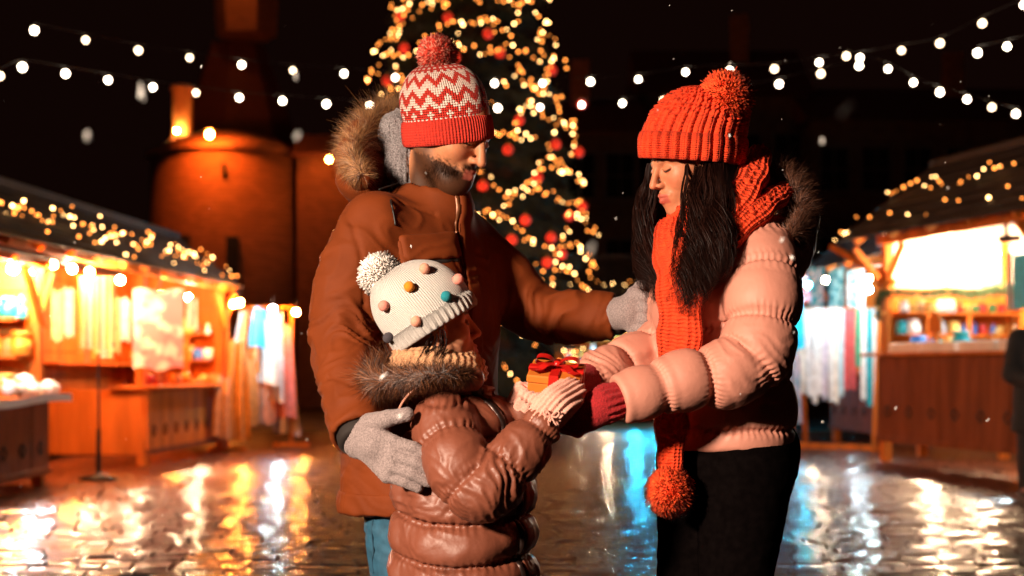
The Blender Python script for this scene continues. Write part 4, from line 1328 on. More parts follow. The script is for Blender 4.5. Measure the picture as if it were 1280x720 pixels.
def tube_param(V, pts):
    """arc length of the nearest point of a polyline and distance to it"""
    pts = [np.asarray(p, float) for p in pts]
    best = np.full(len(V), 9.0); S = np.zeros(len(V)); s0 = 0
    for a, b in zip(pts[:-1], pts[1:]):
        ab = b - a; L = np.linalg.norm(ab)
        t = np.clip(((V - a) @ ab) / (L * L), 0, 1)
        d = np.linalg.norm(V - a - t[:, None] * ab, axis=1)
        m = d < best
        best[m] = d[m]; S[m] = (s0 + t * L)[m]; s0 += L
    return S, best

def around(V, pts):
    """angle of points round a tube"""
    P = np.asarray(pts, float)
    best = np.full(len(V), 9.0); A = np.zeros(len(V))
    for a, b in zip(P[:-1], P[1:]):
        ab = b - a; L = np.linalg.norm(ab)
        t = np.clip(((V - a) @ ab) / (L * L), 0, 1)
        q = V - a - t[:, None] * ab
        d = np.linalg.norm(q, axis=1)
        R = axis_frame(ab, (0.15, 0.98, 0.1))
        m = d < best
        best[m] = d[m]; A[m] = np.arctan2(q @ R[:, 1], q @ R[:, 0])[m]
    return A

def pucker(ang, n, V, seed=0.0):
    """small gathers crossing a quilting seam"""
    w = noise(V * 16 + seed)
    return np.sin(ang * n + 4.2 * w) * (0.45 + 0.6 * noise(V * 18 + seed + 9))

def folds(V, axis, freq=55.0, warp=1.6, seed=0.0, stretch=0.28):
    """ridged folds running across an axis"""
    R = axis_frame(axis, (0.3, -0.9, 0.2))
    q = V @ R
    w = noise(q * 9 + seed)
    P = np.stack([q[:, 0] * freq * stretch + seed, q[:, 1] * freq * stretch, q[:, 2] * freq + warp * w * 1.5], 1)
    r = 1 - np.abs(noise(P))
    return (r ** 2.2 - 0.45)

def ridge(s, L):
    """quilting: swelling between seams L apart"""
    return np.abs(np.sin(PI * s / L)) ** 0.55

def add_head(f, o, R, s=1.0, woman=False, beard=False, child=False):
    T = lambda *p: np.asarray(o) + R @ (s * np.array(p, float))
    c_ = lambda a, b, ra, rb, k=0.01: f.add(cone(T(*a), T(*b), ra * s, rb * s), k * s)
    e_ = lambda c, r, k=0.012, cut=False: f.add(ell(T(*c), np.array(r) * s, R), k * s, cut)
    e_((-0.012, 0, 0.035), (0.094, 0.075, 0.086))
    e_((0.020, 0, -0.022), (0.066, 0.060, 0.082), 0.03)
    for y in (-1, 1):
        c_((-0.012, y * 0.050, -0.048), (0.056, y * 0.016, -0.098), 0.021, 0.016, 0.03)
        e_((0.050, y * 0.040, -0.022), (0.026, 0.022, 0.024), 0.03)
        c_((0.084, y * 0.010, 0.021), (0.066, y * 0.047, 0.020), 0.0075 if woman or child else 0.0105, 0.009, 0.014)
        e_((0.000, y * 0.076, -0.006), (0.020, 0.009, 0.032), 0.01)
    e_((0.064, 0, -0.100), (0.020, 0.022, 0.016), 0.02)
    for y in (-1, 1):
        e_((0.094, y * 0.031, 0.003), (0.017, 0.019, 0.011), 0.014, True)
        e_((0.0725, y * 0.031, 0.001), (0.0138, 0.0155, 0.0135), 0.003)
        c_((0.086, y * 0.019, 0.004), (0.081, y * 0.045, 0.001), 0.0028, 0.0025, 0.003)
    nb = 0.0065 if woman else 0.0085
    tip = (0.110, 0, -0.031) if woman else ((0.106, 0, -0.028) if child else (0.108, 0, -0.033))
    c_((0.086, 0, 0.016), tip, nb, nb + 0.0025, 0.010)
    for y in (-1, 1):
        e_((0.094, y * 0.0115, -0.0345), (0.011, 0.007, 0.007), 0.006)
        e_((0.099, y * 0.0060, -0.0425), (0.004, 0.0035, 0.0035), 0.003, True)
    e_((0.072, 0, -0.066), (0.024, 0.030, 0.026), 0.015)
    lf = 1.12 if woman else 0.95
    for y in (-1, 1):
        c_((0.0955, y * 0.004, -0.0585), (0.083, y * 0.0245, -0.0605), 0.0050 * lf, 0.003, 0.004)
        c_((0.0940, 0, -0.0715), (0.083, y * 0.0225, -0.0625), 0.0062 * lf, 0.003, 0.004)
    c_((0.099, 0, -0.0650), (0.086, 0.022, -0.0655), 0.0014, 0.0012, 0)
    for y in (-1, 1):
        f.add(cone(T(0.1035, 0, -0.0648), T(0.090, y * 0.023, -0.0652), 0.0022 * s, 0.0016 * s), 0.002 * s, True)
    if beard:
        e_((0.052, 0, -0.092), (0.040, 0.046, 0.036), 0.02)

def head_cols(V, o, R, s, skin, lip, brow, beard=None, blush=None, brow_z=0.027):
    q = (V - np.asarray(o)) @ R / s
    c = np.tile(np.array(skin, float), (len(V), 1))
    ay = np.abs(q[:, 1])
    def blend(w, col):
        nonlocal c
        c = c * (1 - w[:, None]) + np.array(col)[None] * w[:, None]
    if blush is not None:
        blend(0.55 * np.exp(-((q[:, 2] + 0.025) / 0.022) ** 2 - ((ay - 0.042) / 0.02) ** 2) * (q[:, 0] > 0.03), blush)
        blend(0.35 * np.exp(-((q[:, 2] + 0.03) / 0.014) ** 2 - (ay / 0.012) ** 2) * (q[:, 0] > 0.09), blush)
    if beard is not None:
        nz = fbm(q * 160, 2)
        jaw = sstep(-0.046, -0.066, q[:, 2] + 0.010 * nz + 0.10 * np.maximum(q[:, 0] - 0.05, 0)) * sstep(-0.06, -0.02, q[:, 0])
        side = sstep(0.03, -0.03, q[:, 2]) * sstep(0.045, 0.062, ay) * sstep(0.035, 0.005, q[:, 0])
        mo = np.exp(-((q[:, 2] + 0.052) / 0.008) ** 2) * sstep(0.034, 0.02, ay) * (q[:, 0] > 0.07)
        blend(np.clip(np.maximum(np.maximum(jaw * 0.92, side * 0.75), mo * 0.95), 0, 1), beard)
    lw = sstep(0.0255, 0.020, ay) * (q[:, 0] > 0.07) * sstep(-0.0815, -0.078, q[:, 2]) * sstep(-0.0515, -0.0545, q[:, 2] + ay * 0.22)
    blend(np.clip(lw, 0, 1) * (0.75 if beard is not None else 1.0), lip)
    bw = sstep(0.006, 0.0035, np.abs(q[:, 2] - brow_z + (ay - 0.028) ** 2 * 4.5)) * sstep(0.010, 0.014, ay) * sstep(0.052, 0.046, ay) * (q[:, 0] > 0.05)
    blend(np.clip(bw, 0, 1) * 0.9, brow)
    # lash line along the lowered lid
    lz = -0.0045 - 18.0 * 0 + ((ay - 0.031) ** 2) * 14.0
    lash = sstep(0.0032, 0.0014, np.abs(q[:, 2] - lz)) * sstep(0.017, 0.013, np.abs(ay - 0.031)) * (q[:, 0] > 0.062)
    blend(np.clip(lash, 0, 1), (0.015, 0.006, 0.004))
    return c

def limb(f, pts, rad, k=0.03):
    for i in range(len(pts) - 1):
        f.add(cone(pts[i], pts[i + 1], rad[i], rad[i + 1]), k)

def body_mesh(name, parent, o, R, s, torso, fwd, arms, legs, skin, colf, woman=False, beard=False, child=False, matn='skin'):
    """one continuous body: head, neck, trunk, arms, legs and feet"""
    pts = [p for a in arms + legs for p in a[0]]
    P = np.array(pts + [o])
    lo, hi = P.min(0) - 0.16, P.max(0) + 0.16
    lo[2] = 0.0
    m = 0.135 * s
    f = Field(lo, hi, 0.02, (np.asarray(o) - m - np.array((0, 0, 0.02)), np.asarray(o) + m, 0.0022 * s))
    f.add(loftp(torso, fwd, 2.2), 0)
    nb = np.array((torso[-1][1], torso[-1][2], torso[-1][0] - 0.03))
    for a, r in arms + legs:
        limb(f, a, r, 0.04)
    f.add(cone(np.asarray(o) + R @ (s * np.array((-0.025, 0, -0.05))), nb, 0.050 * s, 0.058 * s), 0.03)
    add_head(f, o, R, s, woman, beard, child)
    return skin_mesh(name, f, mat(matn, skin, 0.5, 0.10, 60, 0.15, 500, attr=True, sss=0.12, bdist=0.0006, spec=0.3), parent, colf=colf, smooth=1)

def shoe(name, at, fwd, L, mat_, parent, hgt=0.10):
    f = unit((fwd[0], fwd[1], 0))
    at = np.asarray(at, float)
    F = Field(at - (0.25, 0.25, 0.0), at + (0.25, 0.25, 0.30), 0.008)
    R = frame(f)
    F.add(ell(at + f * L * 0.22 + (0, 0, 0.038), (L * 0.42, 0.050, 0.046), R), 0)
    F.add(ell(at - f * L * 0.12 + (0, 0, 0.045), (L * 0.22, 0.044, 0.05), R), 0.03)
    F.add(cone(at - f * 0.02 + (0, 0, 0.06), at - f * 0.03 + (0, 0, hgt + 0.1), 0.05, 0.056), 0.03)
    sl = boxp(at + (0, 0, -0.1), (0.4, 0.4, 0.104))
    F.add(sl, 0.0, True)
    b = skin_mesh(name, F, mat_, parent)
    B = Build()
    B.box(at + f * L * 0.1 + (0, 0, 0.010), (L * 0.5, 0.047, 0.009), R, 0.008)
    B.obj('sole', M_SOLE, b)
    return b

M_SOLE = mat('rubber_sole', (0.02, 0.016, 0.014), 0.8)
M_STITCH = mat('stitch_thread', (0.30, 0.07, 0.012), 0.7)
M_BLACKCORD = mat('black_cord', (0.008, 0.006, 0.005), 0.5)

def stitch_line(name, pts, r, mat_, parent, n=30):
    return Build().tube(spline(pts, n), r, 5).obj(name, mat_, parent, True)

# ------------------------------------------------------------------ THE MAN
F_M = unit((0.82, -0.57, 0)); R_M = np.array((F_M[1], -F_M[0], 0))     # facing, his right
cM = W(527, 460, 3.55)
def man_row(z, a, b, dx=0.0, dy=0.0): return (z, cM[0] + dx, cM[1] + dy, a, b)
man = thing('person', 'bearded man in rust orange parka and patterned red white bobble hat', 'person', (cM[0], cM[1], 0))
mh_o = W(562, 165, 3.46)
mh_R = frame((0.77, -0.48, -0.42), (0.03, -0.03, 1))
m_sr = np.array((cM[0], cM[1], 1.435)) + R_M * 0.205
m_er, m_wr = W(430, 428, 3.34), W(449, 538, 3.14)
m_sl = np.array((cM[0], cM[1], 1.43)) - R_M * 0.185
m_el, m_wl = W(672, 392, 3.70), W(762, 395, 3.66)
hipL, hipR = np.array((cM[0], cM[1], 0.88)) - R_M * 0.085, np.array((cM[0], cM[1], 0.88)) + R_M * 0.085
man_legs = [([h, h + F_M * 0.03 + (0, 0, -0.42), h + (0, 0, -0.80)], [0.085, 0.058, 0.042]) for h in (hipR, hipL)]
MSKIN = (0.50, 0.20, 0.095)
man_body_rows = [man_row(0.80, .15, .10), man_row(1.0, .15, .10), man_row(1.25, .16, .11), man_row(1.42, .15, .09), man_row(1.50, .07, .06)]
body_mesh('body', man, mh_o, mh_R, 1.09, man_body_rows, F_M,
          [([m_sr, m_er, m_wr, m_wr * 0.5 + W(470, 560, 3.09) * 0.5], [.06, .045, .032, .03]), ([m_sl, m_el, m_wl, W(778, 388, 3.64)], [.06, .045, .032, .028])],
          man_legs, MSKIN, lambda V: head_cols(V, mh_o, mh_R, 1.09, MSKIN, (0.42, 0.10, 0.07), (0.03, 0.012, 0.006), (0.030, 0.010, 0.004), (0.55, 0.16, 0.08)), beard=True)

# beard and moustache hairs
def man_beard():
    g = np.random.default_rng(5)
    n = 17000
    q = np.stack([g.uniform(-0.02, 0.10, n), g.uniform(-0.06, 0.06, n), g.uniform(-0.125, 0.0, n)], 1)
    jaw = (q[:, 2] < -0.058 - 0.35 * np.maximum(q[:, 0] - 0.06, 0)) & (q[:, 0] > 0.0)
    sideb = (np.abs(q[:, 1]) > 0.045) & (q[:, 0] < 0.020)
    must = (np.abs(q[:, 2] + 0.052) < 0.006) & (np.abs(q[:, 1]) < 0.03) & (q[:, 0] > 0.08)
    q = q[(jaw | sideb | must)]
    # settle on an egg shaped jaw
    c = np.array((0.030, 0, -0.050)); r = np.array((0.064, 0.060, 0.070))
    d = (q - c) / r; ln = np.linalg.norm(d, axis=1, keepdims=True)
    q = c + d / ln * r * 0.99
    dirs = unit_rows(d / ln * 0.5 + np.array((0.15, 0, -0.9)))
    keep = ~((np.abs(q[:, 1]) < 0.024) & (q[:, 2] > -0.079) & (q[:, 2] < -0.056) & (q[:, 0] > 0.06))
    q, dirs = q[keep], dirs[keep]
    P = np.asarray(mh_o) + (q * 1.09) @ mh_R.T
    D = dirs @ mh_R.T
    cols = np.array((0.024, 0.008, 0.003)) * g.uniform(0.4, 1.8, (len(P), 1))
    strands('beard', P, D, 0.012, 0.0008, mat('beard_hair', (0.05, 0.02, 0.01), 0.6, attr=True, spec=0.1), man, segs=2, curl=0.25, gravity=0.05, cols=cols, seed=6)
def unit_rows(a): return a / np.maximum(np.linalg.norm(a, axis=1, keepdims=True), 1e-9)
man_beard()

# parka
M_PARKA = mat('rust_canvas', (0.155, 0.027, 0.002), 0.78, 0.14, 9, 0.5, 420, sheen=0.0, spec=0.25, bdist=0.0005)
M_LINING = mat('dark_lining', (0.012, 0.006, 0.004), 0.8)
jk = Field((-0.66, 2.98, 0.70), (0.42, 3.98, 1.66), 0.0058)
jk.add(loftp([man_row(0.745, .222, .168), man_row(0.90, .220, .165), man_row(1.05, .214, .158), man_row(1.22, .222, .165),
              man_row(1.36, .215, .150), man_row(1.455, .185, .118), man_row(1.515, .120, .092), man_row(1.545, .09, .085)], F_M, 2.35), 0)
m_sleeve_r = spline([m_sr - R_M * 0.03 + (0, 0, 0.005), m_sr * 0.5 + m_er * 0.5 + np.array((-0.012, 0, 0)), m_er, m_er * 0.45 + m_wr * 0.55, m_wr], 12)
jk.add(tubep(m_sleeve_r, np.interp(np.linspace(0, 1, 12), [0, .25, .5, 1], [.086, .088, .080, .066])), 0.035)
m_sleeve_l = spline([m_sl + R_M * 0.03, m_sl * 0.5 + m_el * 0.5 + np.array((0.01, 0, -0.01)), m_el, m_wl], 12)
jk.add(tubep(m_sleeve_l, np.interp(np.linspace(0, 1, 12), [0, .4, .7, 1], [.086, .080, .072, .062])), 0.035)
# stand collar
neck = np.array((cM[0], cM[1], 1.56)) + F_M * 0.025
jk.add(cone(neck + (0, 0, -0.11), neck + F_M * 0.012 + (0, 0, -0.075), 0.112, 0.104), 0.02)
jk.add(cone(neck + F_M * 0.02 + (0, 0, -0.005) , neck + F_M * 0.05 + (0, 0, 0.12), 0.082, 0.100), 0.006, True)
# open sleeve ends
def open_end(f, p, d, r):
    f.add(cone(np.asarray(p) - unit(d) * 0.012, np.asarray(p) + unit(d) * 0.10, r, r * 1.02), 0.003, True)
open_end(jk, m_wr + unit(m_wr - m_er) * 0.066, m_wr - m_er, 0.057)
cut_d = unit(m_wr - m_er)
jk.add(boxp(m_wr + cut_d * 0.095, (0.08, 0.12, 0.12), frame(cut_d)), 0.004, True)
jk.add(cone(m_wr - cut_d * 0.005, m_wr + cut_d * 0.06, 0.052, 0.056), 0.003, True)
cut_l = unit(m_wl - m_el)
jk.add(boxp(m_wl + cut_l * 0.095, (0.08, 0.12, 0.12), frame(cut_l)), 0.004, True)
jk.add(cone(m_wl - cut_l * 0.01, m_wl + cut_l * 0.06, 0.050, 0.053), 0.003, True)
def verts_of(o):
    v = np.zeros(len(o.data.vertices) * 3, np.float32)
    o.data.vertices.foreach_get('co', v)
    return v.reshape(-1, 3).astype(float)
def snap(V, px, py, lift=0.003):
    """the nearest surface point along a sight line, lifted a little off the cloth"""
    d = V - np.array((0, 0, EYE))
    sx = 640 + d[:, 0] / d[:, 1] * FPX; sy = HORIZON - d[:, 2] / d[:, 1] * FPX
    e = (sx - px) ** 2 + (sy - py) ** 2
    i = np.argsort(e)[:14]
    p = V[i[np.argmin(V[i, 1])]]
    return p + np.array((-0.1, -1, 0.1)) * lift
JK0 = jk.surf(0)[0]
seams_m = [[snap(JK0, *q, 0) for q in line] for line in ([(400, 266), (420, 258), (438, 280), (450, 315), (456, 350), (458, 380)], [(425, 222), (462, 236), (505, 252), (545, 266)], [(408, 470), (440, 482), (470, 478)])]
def man_disp(V, n):
    d = np.zeros(len(V))
    S, dist = tube_param(V, m_sleeve_r)
    onr = sstep(0.135, 0.10, dist) * sstep(0.06, 0.12, S)
    Lr = S.max()
    el = np.exp(-((S - 0.285) / 0.085) ** 2)
    inner = sstep(-0.2, 0.8, n @ unit((0.8, -0.5, 0.1)))
    d += onr * (0.013 * el * (0.35 + 0.65 * inner) + 0.0035) * folds(V, m_wr - m_sr, 34, 1.6, 3.0, 0.3)
    d += onr * 0.005 * folds(V, unit(m_wr - m_sr) + np.array((0.5, 0.2, 0)), 19, 1.0, 8.0, 0.35)
    S2, dist2 = tube_param(V, m_sleeve_l)
    onl = sstep(0.13, 0.10, dist2) * sstep(0.10, 0.16, S2)
    d += onl * (0.009 * np.exp(-((S2 - 0.33) / 0.10) ** 2) + 0.004) * folds(V, m_wl - m_el, 34, 1.5, 5.0, 0.25)
    tor = (1 - onr) * (1 - onl)
    d += tor * 0.004 * fbm(np.stack([V[:, 0] * 9, V[:, 1] * 9, V[:, 2] * 4.0], 1), 2)
    d += tor * 0.005 * folds(V, (0.55, 0.1, 1), 15, 1.5, 2.0, 0.25)
    lowr = sstep(1.15, 1.0, V[:, 2])
    d += tor * lowr * 0.004 * folds(V, (0.2, 0.1, 1), 24, 1.8, 5.0, 0.25)
    for s_ in seams_m:
        d -= 0.0055 * np.exp(-(seg_dist(V, s_) / 0.0060) ** 2)
    return d
jacket = skin_mesh('parka', jk, M_PARKA, man, disp=man_disp, smooth=1)
# hood rolled behind the neck
hd = Field((-0.62, 3.25, 1.38), (0.05, 3.95, 1.85), 0.007)
hpath = [W(452, 224, 3.40), W(440, 196, 3.46), W(455, 168, 3.56), W(490, 155, 3.66), W(520, 165, 3.72)]
hd.add(tubep(spline(hpath, 14), np.interp(np.linspace(0, 1, 14), [0, .3, 1], [.030, .040, .045])), 0)
hd.add(ell(W(470, 225, 3.58), (0.10, 0.10, 0.07)), 0.04)
hood = skin_mesh('hood', hd, M_PARKA, man, disp=lambda V, n: 0.006 * fbm(V * 14, 2))
def fur_along(name, path, r, n, length, cols, parent, seed, width=0.0011, out=(0, 0, 0), curl=0.5, grav=0.12):
    g = np.random.default_rng(seed)
    P = spline(path, 60)
    t = g.random(n) * 58.99
    i = t.astype(int); fr = (t - i)[:, None]
    c = P[i] * (1 - fr) + P[i + 1] * fr
    tan = unit_rows(P[i + 1] - P[i])
    d = g.normal(size=(n, 3)) + np.array(out) * 1.2
    d = unit_rows(d - (d * tan).sum(1, keepdims=True) * tan * 0.7)
    clump = fbm(np.concatenate([(c + d * r) * 28], 1), 2)
    d2 = unit_rows(d + np.stack([noise(c * 35 + 3), noise(c * 35 + 11), noise(c * 35 + 23)], 1) * 1.0 + 0.9 * np.stack([noise((c + d * r) * 60 + 31), noise((c + d * r) * 60 + 47), noise((c + d * r) * 60 + 59)], 1))
    cc = np.asarray(cols, float)
    k = g.integers(0, len(cc), n)
    col = cc[k] * g.uniform(0.6, 1.3, (n, 1)) * (1 + 0.35 * clump[:, None])
    return strands(name, c + d * r * 0.6, d2, length, width, mat('fur_' + name, (0.2, 0.1, 0.05), 0.45, 0.0, attr=True, sheen=0.0), parent, segs=4, curl=curl, gravity=grav, cols=np.clip(col, 0, 1), seed=seed, lenvar=0.5, nrm=d)
fur_along('fur_trim', [W(456, 222, 3.37), W(444, 198, 3.43), W(453, 172, 3.52), W(478, 152, 3.62), W(510, 146, 3.70)], 0.026, 9500, 0.047,
          [(0.36, 0.15, 0.05), (0.50, 0.26, 0.11), (0.16, 0.055, 0.018), (0.07, 0.025, 0.01)], hood, 21, out=(-0.5, -0.25, 0.25))
# grey knit cowl
M_COWL = mat('grey_knit', (0.20, 0.175, 0.18), 0.85, 0.55, 260, 0.9, 330, sheen=0.3, detail=1.0, bdist=0.004)
cw = Field((-0.45, 3.2, 1.48), (0.0, 3.75, 1.78), 0.005)
cw.add(cone(W(505, 224, 3.52), W(497, 172, 3.54), 0.052, 0.046), 0)
cw.add(cone(W(497, 172, 3.54), W(502, 150, 3.58), 0.046, 0.034), 0.02)
skin_mesh('knit_cowl', cw, M_COWL, man, disp=lambda V, n: 0.0035 * np.sin(np.arctan2(V[:, 1] - 3.53, V[:, 0] + 0.27) * 26 + 1.5 * noise(V * 10)) + 0.007 * fbm(V * 16, 2) + 0.006 * np.sin(V[:, 2] * 60 + 4 * noise(V * 6)))
# chest pocket, flap, placket, zip, cuffs
R_chest = np.stack([F_M, -R_M, np.array((0, 0, 1.0))], 1)
tilt = Matrix.Rotation(math.radians(7), 3, 'X')
R_fl = R_chest @ np.array(tilt)
pk = np.array((cM[0], cM[1], 1.335)) + F_M * 0.13 + R_M * 0.112
skin_mesh('chest_pocket', jk.shell(boxp(pk + (0, 0, -0.02), (0.10, 0.075, 0.095), R_fl, 0.004), 0.006), M_PARKA, jacket, disp=man_disp)
skin_mesh('pocket_flap', jk.shell(boxp(pk + (0, 0, 0.055), (0.11, 0.080, 0.032), R_fl, 0.006), 0.013), M_PARKA, jacket, disp=man_disp)
skin_mesh('flap_shadow_strip', jk.shell(boxp(pk + (0, 0, 0.018), (0.11, 0.076, 0.007), R_fl, 0.002), 0.0085), M_LINING, jacket, disp=man_disp)  # dark strip stands in for the shade under the flap
skin_mesh('placket', jk.shell(boxp(np.array((cM[0], cM[1], 1.15)) + F_M * 0.16, (0.10, 0.026, 0.42), R_chest, 0.004), 0.008), M_PARKA, jacket, disp=man_disp)
skin_mesh('zip', jk.shell(boxp(np.array((cM[0], cM[1], 1.15)) + F_M * 0.16 + R_M * 0.031, (0.10, 0.004, 0.42), R_chest, 0.002), 0.006), mat('copper_zip', (0.16, 0.05, 0.015), 0.4, metal=0.4), jacket, disp=man_disp)
hemz = 0.775
skin_mesh('hem_band', jk.shell(boxp((cM[0], cM[1], hemz), (0.4, 0.4, 0.028)), 0.004), M_PARKA, jacket, disp=man_disp)
# cuff linings
for p, d, rr in ((m_wr, cut_d, 0.053), (m_wl, cut_l, 0.050)):
    L_ = Build()
    L_.lathe([(rr, -0.02), (rr * 0.97, 0.030), (rr * 0.78, 0.045), (rr * 0.6, 0.03)], 24, p, axis_frame(d))
    L_.obj('cuff_lining', M_LINING, jacket, True)
# drawcord with toggle
JV = verts_of(jacket)
stitch_line('drawcord', [snap(JV, 484, 224, 0.012), snap(JV, 485, 236, 0.006), snap(JV, 489, 250), snap(JV, 493, 264), snap(JV, 496, 280)], 0.0026, M_BLACKCORD, jacket)
stitch_line('drawcord', [snap(JV, 478, 216, 0.014), snap(JV, 484, 208, 0.02), snap(JV, 490, 214, 0.018), snap(JV, 490, 226, 0.012), snap(JV, 485, 230, 0.009)], 0.0026, M_BLACKCORD, jacket, 14)
Build().lathe([(0.004, -0.013), (0.007, -0.011), (0.0075, 0.009), (0.005, 0.013)], 12, snap(JV, 483, 222, 0.014)).obj('cord_toggle', M_BLACKCORD, jacket, True)
# jeans
M_JEANS_B = mat('blue_denim', (0.018, 0.085, 0.145), 0.75, 0.25, 40, 0.5, 700, bdist=0.0006)
jn = Field((-0.62, 3.2, 0.03), (0.2, 3.95, 0.98), 0.010)
for h in (hipR, hipL):
    jn.add(cone(h, h + F_M * 0.035 + (0, 0, -0.42), 0.108, 0.082), 0.02)
    jn.add(cone(h + F_M * 0.035 + (0, 0, -0.42), h + (0, 0, -0.79), 0.082, 0.072), 0.03)
jn.add(ell((cM[0], cM[1], 0.90), (0.17, 0.15, 0.12)), 0.05)
jn.add(boxp((cM[0], cM[1], 0.0), (0.5, 0.5, 0.075)), 0, True)
jeans = skin_mesh('jeans', jn, M_JEANS_B, man, disp=lambda V, n: 0.006 * folds(V, (0.3, 0.1, 1), 26, 1.4, 1.0, 0.3) + 0.004 * fbm(V * 12, 2))
JN = verts_of(jeans)
stitch_line('side_seam', [snap(JN, 462 + 0.02 * y_, 632 + y_, 0.0005) for y_ in range(0, 96, 12)], 0.0016, mat('denim_seam', (0.01, 0.05, 0.09), 0.8), jeans)
M_BOOT = mat('brown_boot', (0.06, 0.028, 0.015), 0.45, 0.2, 30, 0.2)
for h in (hipR, hipL):
    shoe('shoe', (h[0] - 0.01, h[1], 0), F_M, 0.30, M_BOOT, man)

# knitted hat: rib cuff and two colour chevron crown, one quad per stitch
M_HATM = mat('chevron_knit', (1, 1, 1), 0.85, 0.22, 220, attr=True, knit=(112, 38, 0.0035))
M_HATRIB = mat('red_rib_knit', (0.50, 0.020, 0.006), 0.85, 0.25, 150, knit=(88, 20, 0.003, 0.12))
hat_ax = unit((-0.10, -0.20, 0.95))
hat_R = axis_frame(hat_ax, (0.79, -0.55, 0))
hat_c = W(560, 172, 3.47)
nst, nrow = 112, 38
mprof = spline([(0.104, 0.028, 0, 0), (0.1105, 0.055, 0, 0), (0.1115, 0.085, -0.001, 0), (0.1065, 0.114, -0.003, 0), (0.092, 0.143, -0.006, 0), (0.066, 0.167, -0.010, 0), (0.030, 0.181, -0.012, 0), (0.004, 0.184, -0.012, 0)], nrow + 1)
V, Q, UV = dome(mprof, nst, hat_R, hat_c, lambda T, v: 0.0014 * np.sin(T * 2 * PI * 3 + v * 9), 1.0, 0.88)
col_r, col_w = np.array((0.56, 0.020, 0.006)), np.array((0.82, 0.60, 0.52))
fc = np.tile(col_r, (len(Q), 1))
for row in range(nrow):
    for s_ in range(nst):
        z = abs((s_ % 8) - 4)
        on = False
        if row == 3 or (row == 4 and s_ % 2 == 0): on = True
        elif 5 <= row <= 8: on = (z == 4 and row < 8) or (z == 0 and row > 6) or (row == 6 and z == 3)
        elif 9 <= row <= 24: on = ((row - z) % 7) in ((0, 1, 2, 3) if row > 12 else (0, 1, 2))
        elif 25 <= row <= 27: on = (s_ % 4) in (0, 1) and row != 26
        elif row == 29 or row == 30: on = s_ % 6 < 3
        if on: fc[row * nst + s_] = col_w
hatm = link('bobble_hat', mesh_np('bobble_hat', V, Q, face_cols=fc, uvs=UV), M_HATM, man)
cuffp = [(0.107, -0.012, 0, 0), (0.113, -0.016, 0, 0), (0.117, -0.008, 0, 0), (0.1175, 0.010, 0, 0), (0.1165, 0.028, 0, 0), (0.114, 0.040, 0, 0), (0.109, 0.045, 0, 0), (0.104, 0.040, 0, 0)]
cuffp = spline(cuffp, 24)
V, Q, UV = dome(cuffp, 176 * 2, hat_R, hat_c + hat_ax * 0.004, lambda T, v: 0.0011 * np.sin(T * 2 * PI * 88), 1.0, 0.87)
link('hat_cuff', mesh_np('hat_cuff', V, Q, uvs=UV), M_HATRIB, hatm)
pompom('pompom', hat_c + hat_ax * 0.196 + np.array((-0.004, 0, 0.004)), 0.046, mat('red_white_yarn', (1, 1, 1), 0.85, attr=True), hatm, 5200, 0.0022, 8, (0.55, 0.035, 0.015), (0.70, 0.22, 0.15), 0.35)

# grey gloves
M_GLOVE = mat('grey_wool_glove', (0.26, 0.20, 0.195), 0.9, 0.35, 330, 0.8, 420, sheen=0.4, detail=1.5, bdist=0.0025)
gf = Field((-0.42, 2.92, 0.80), (-0.12, 3.30, 1.06), 0.0026)
gw = m_wr + cut_d * 0.02
gpal = W(470, 556, 3.06)
kn = [W(492, 553, 3.035), W(493, 569, 3.030), W(490, 583, 3.033), W(484, 595, 3.042)]
mid = [W(517, 560, 3.020), W(520, 578, 3.014), W(515, 592, 3.018), W(506, 602, 3.028)]
tips = [W(538, 571, 3.022), W(542, 589, 3.016), W(535, 602, 3.020), W(523, 610, 3.030)]
gf.add(cone(gw - cut_d * 0.03, gw + cut_d * 0.012, 0.038, 0.037), 0)
gf.add(cone(gw + cut_d * 0.01, gpal, 0.036, 0.036), 0.02)
for i in range(4):
    gf.add(cone(W(455, 540 + 6 * i, 3.09), kn[i], 0.023, 0.0165), 0.014)
for i in range(4):
    r = (0.0148, 0.0150, 0.0145, 0.0130)[i]
    gf.add(cone(kn[i], mid[i], r, r * 0.95), 0.004)
    gf.add(cone(mid[i], tips[i], r * 0.95, r * 0.86), 0.002)
th = [W(462, 530, 3.07), W(485, 523, 3.03), W(509, 518, 3.02)]
gf.add(cone(th[0], th[1], 0.024, 0.0175), 0.014)
gf.add(cone(th[1], th[2], 0.0175, 0.0155), 0.006)
skin_mesh('glove', gf, M_GLOVE, man, disp=lambda V, n: 0.0012 * noise(V * 260) + 0.0012 * np.sin(seg_dist(V, [gw - cut_d * 0.05, gw - cut_d * 0.049]) * 520) * sstep(0.075, 0.045, seg_dist(V, [gw - cut_d * 0.04, gw])))
g2 = Field((0.10, 3.45, 1.10), (0.42, 3.80, 1.38), 0.004)
h0 = m_wl + cut_l * 0.02
palm2 = W(786, 390, 3.60)
g2.add(cone(h0 - cut_l * 0.03, palm2, 0.040, 0.044), 0)
for i in range(4):
    a = W(792, 366 + 15 * i, 3.585); b = W(806, 372 + 14 * i, 3.56); c = W(815, 380 + 13 * i, 3.585)
    g2.add(cone(palm2, a, 0.028, 0.017), 0.014); g2.add(cone(a, b, 0.0155, 0.0148), 0.004); g2.add(cone(b, c, 0.0148, 0.013), 0.002)
g2.add(cone(palm2, W(800, 358, 3.62), 0.026, 0.016), 0.012)
skin_mesh('glove', g2, M_GLOVE, man, disp=lambda V, n: 0.0012 * noise(V * 260))

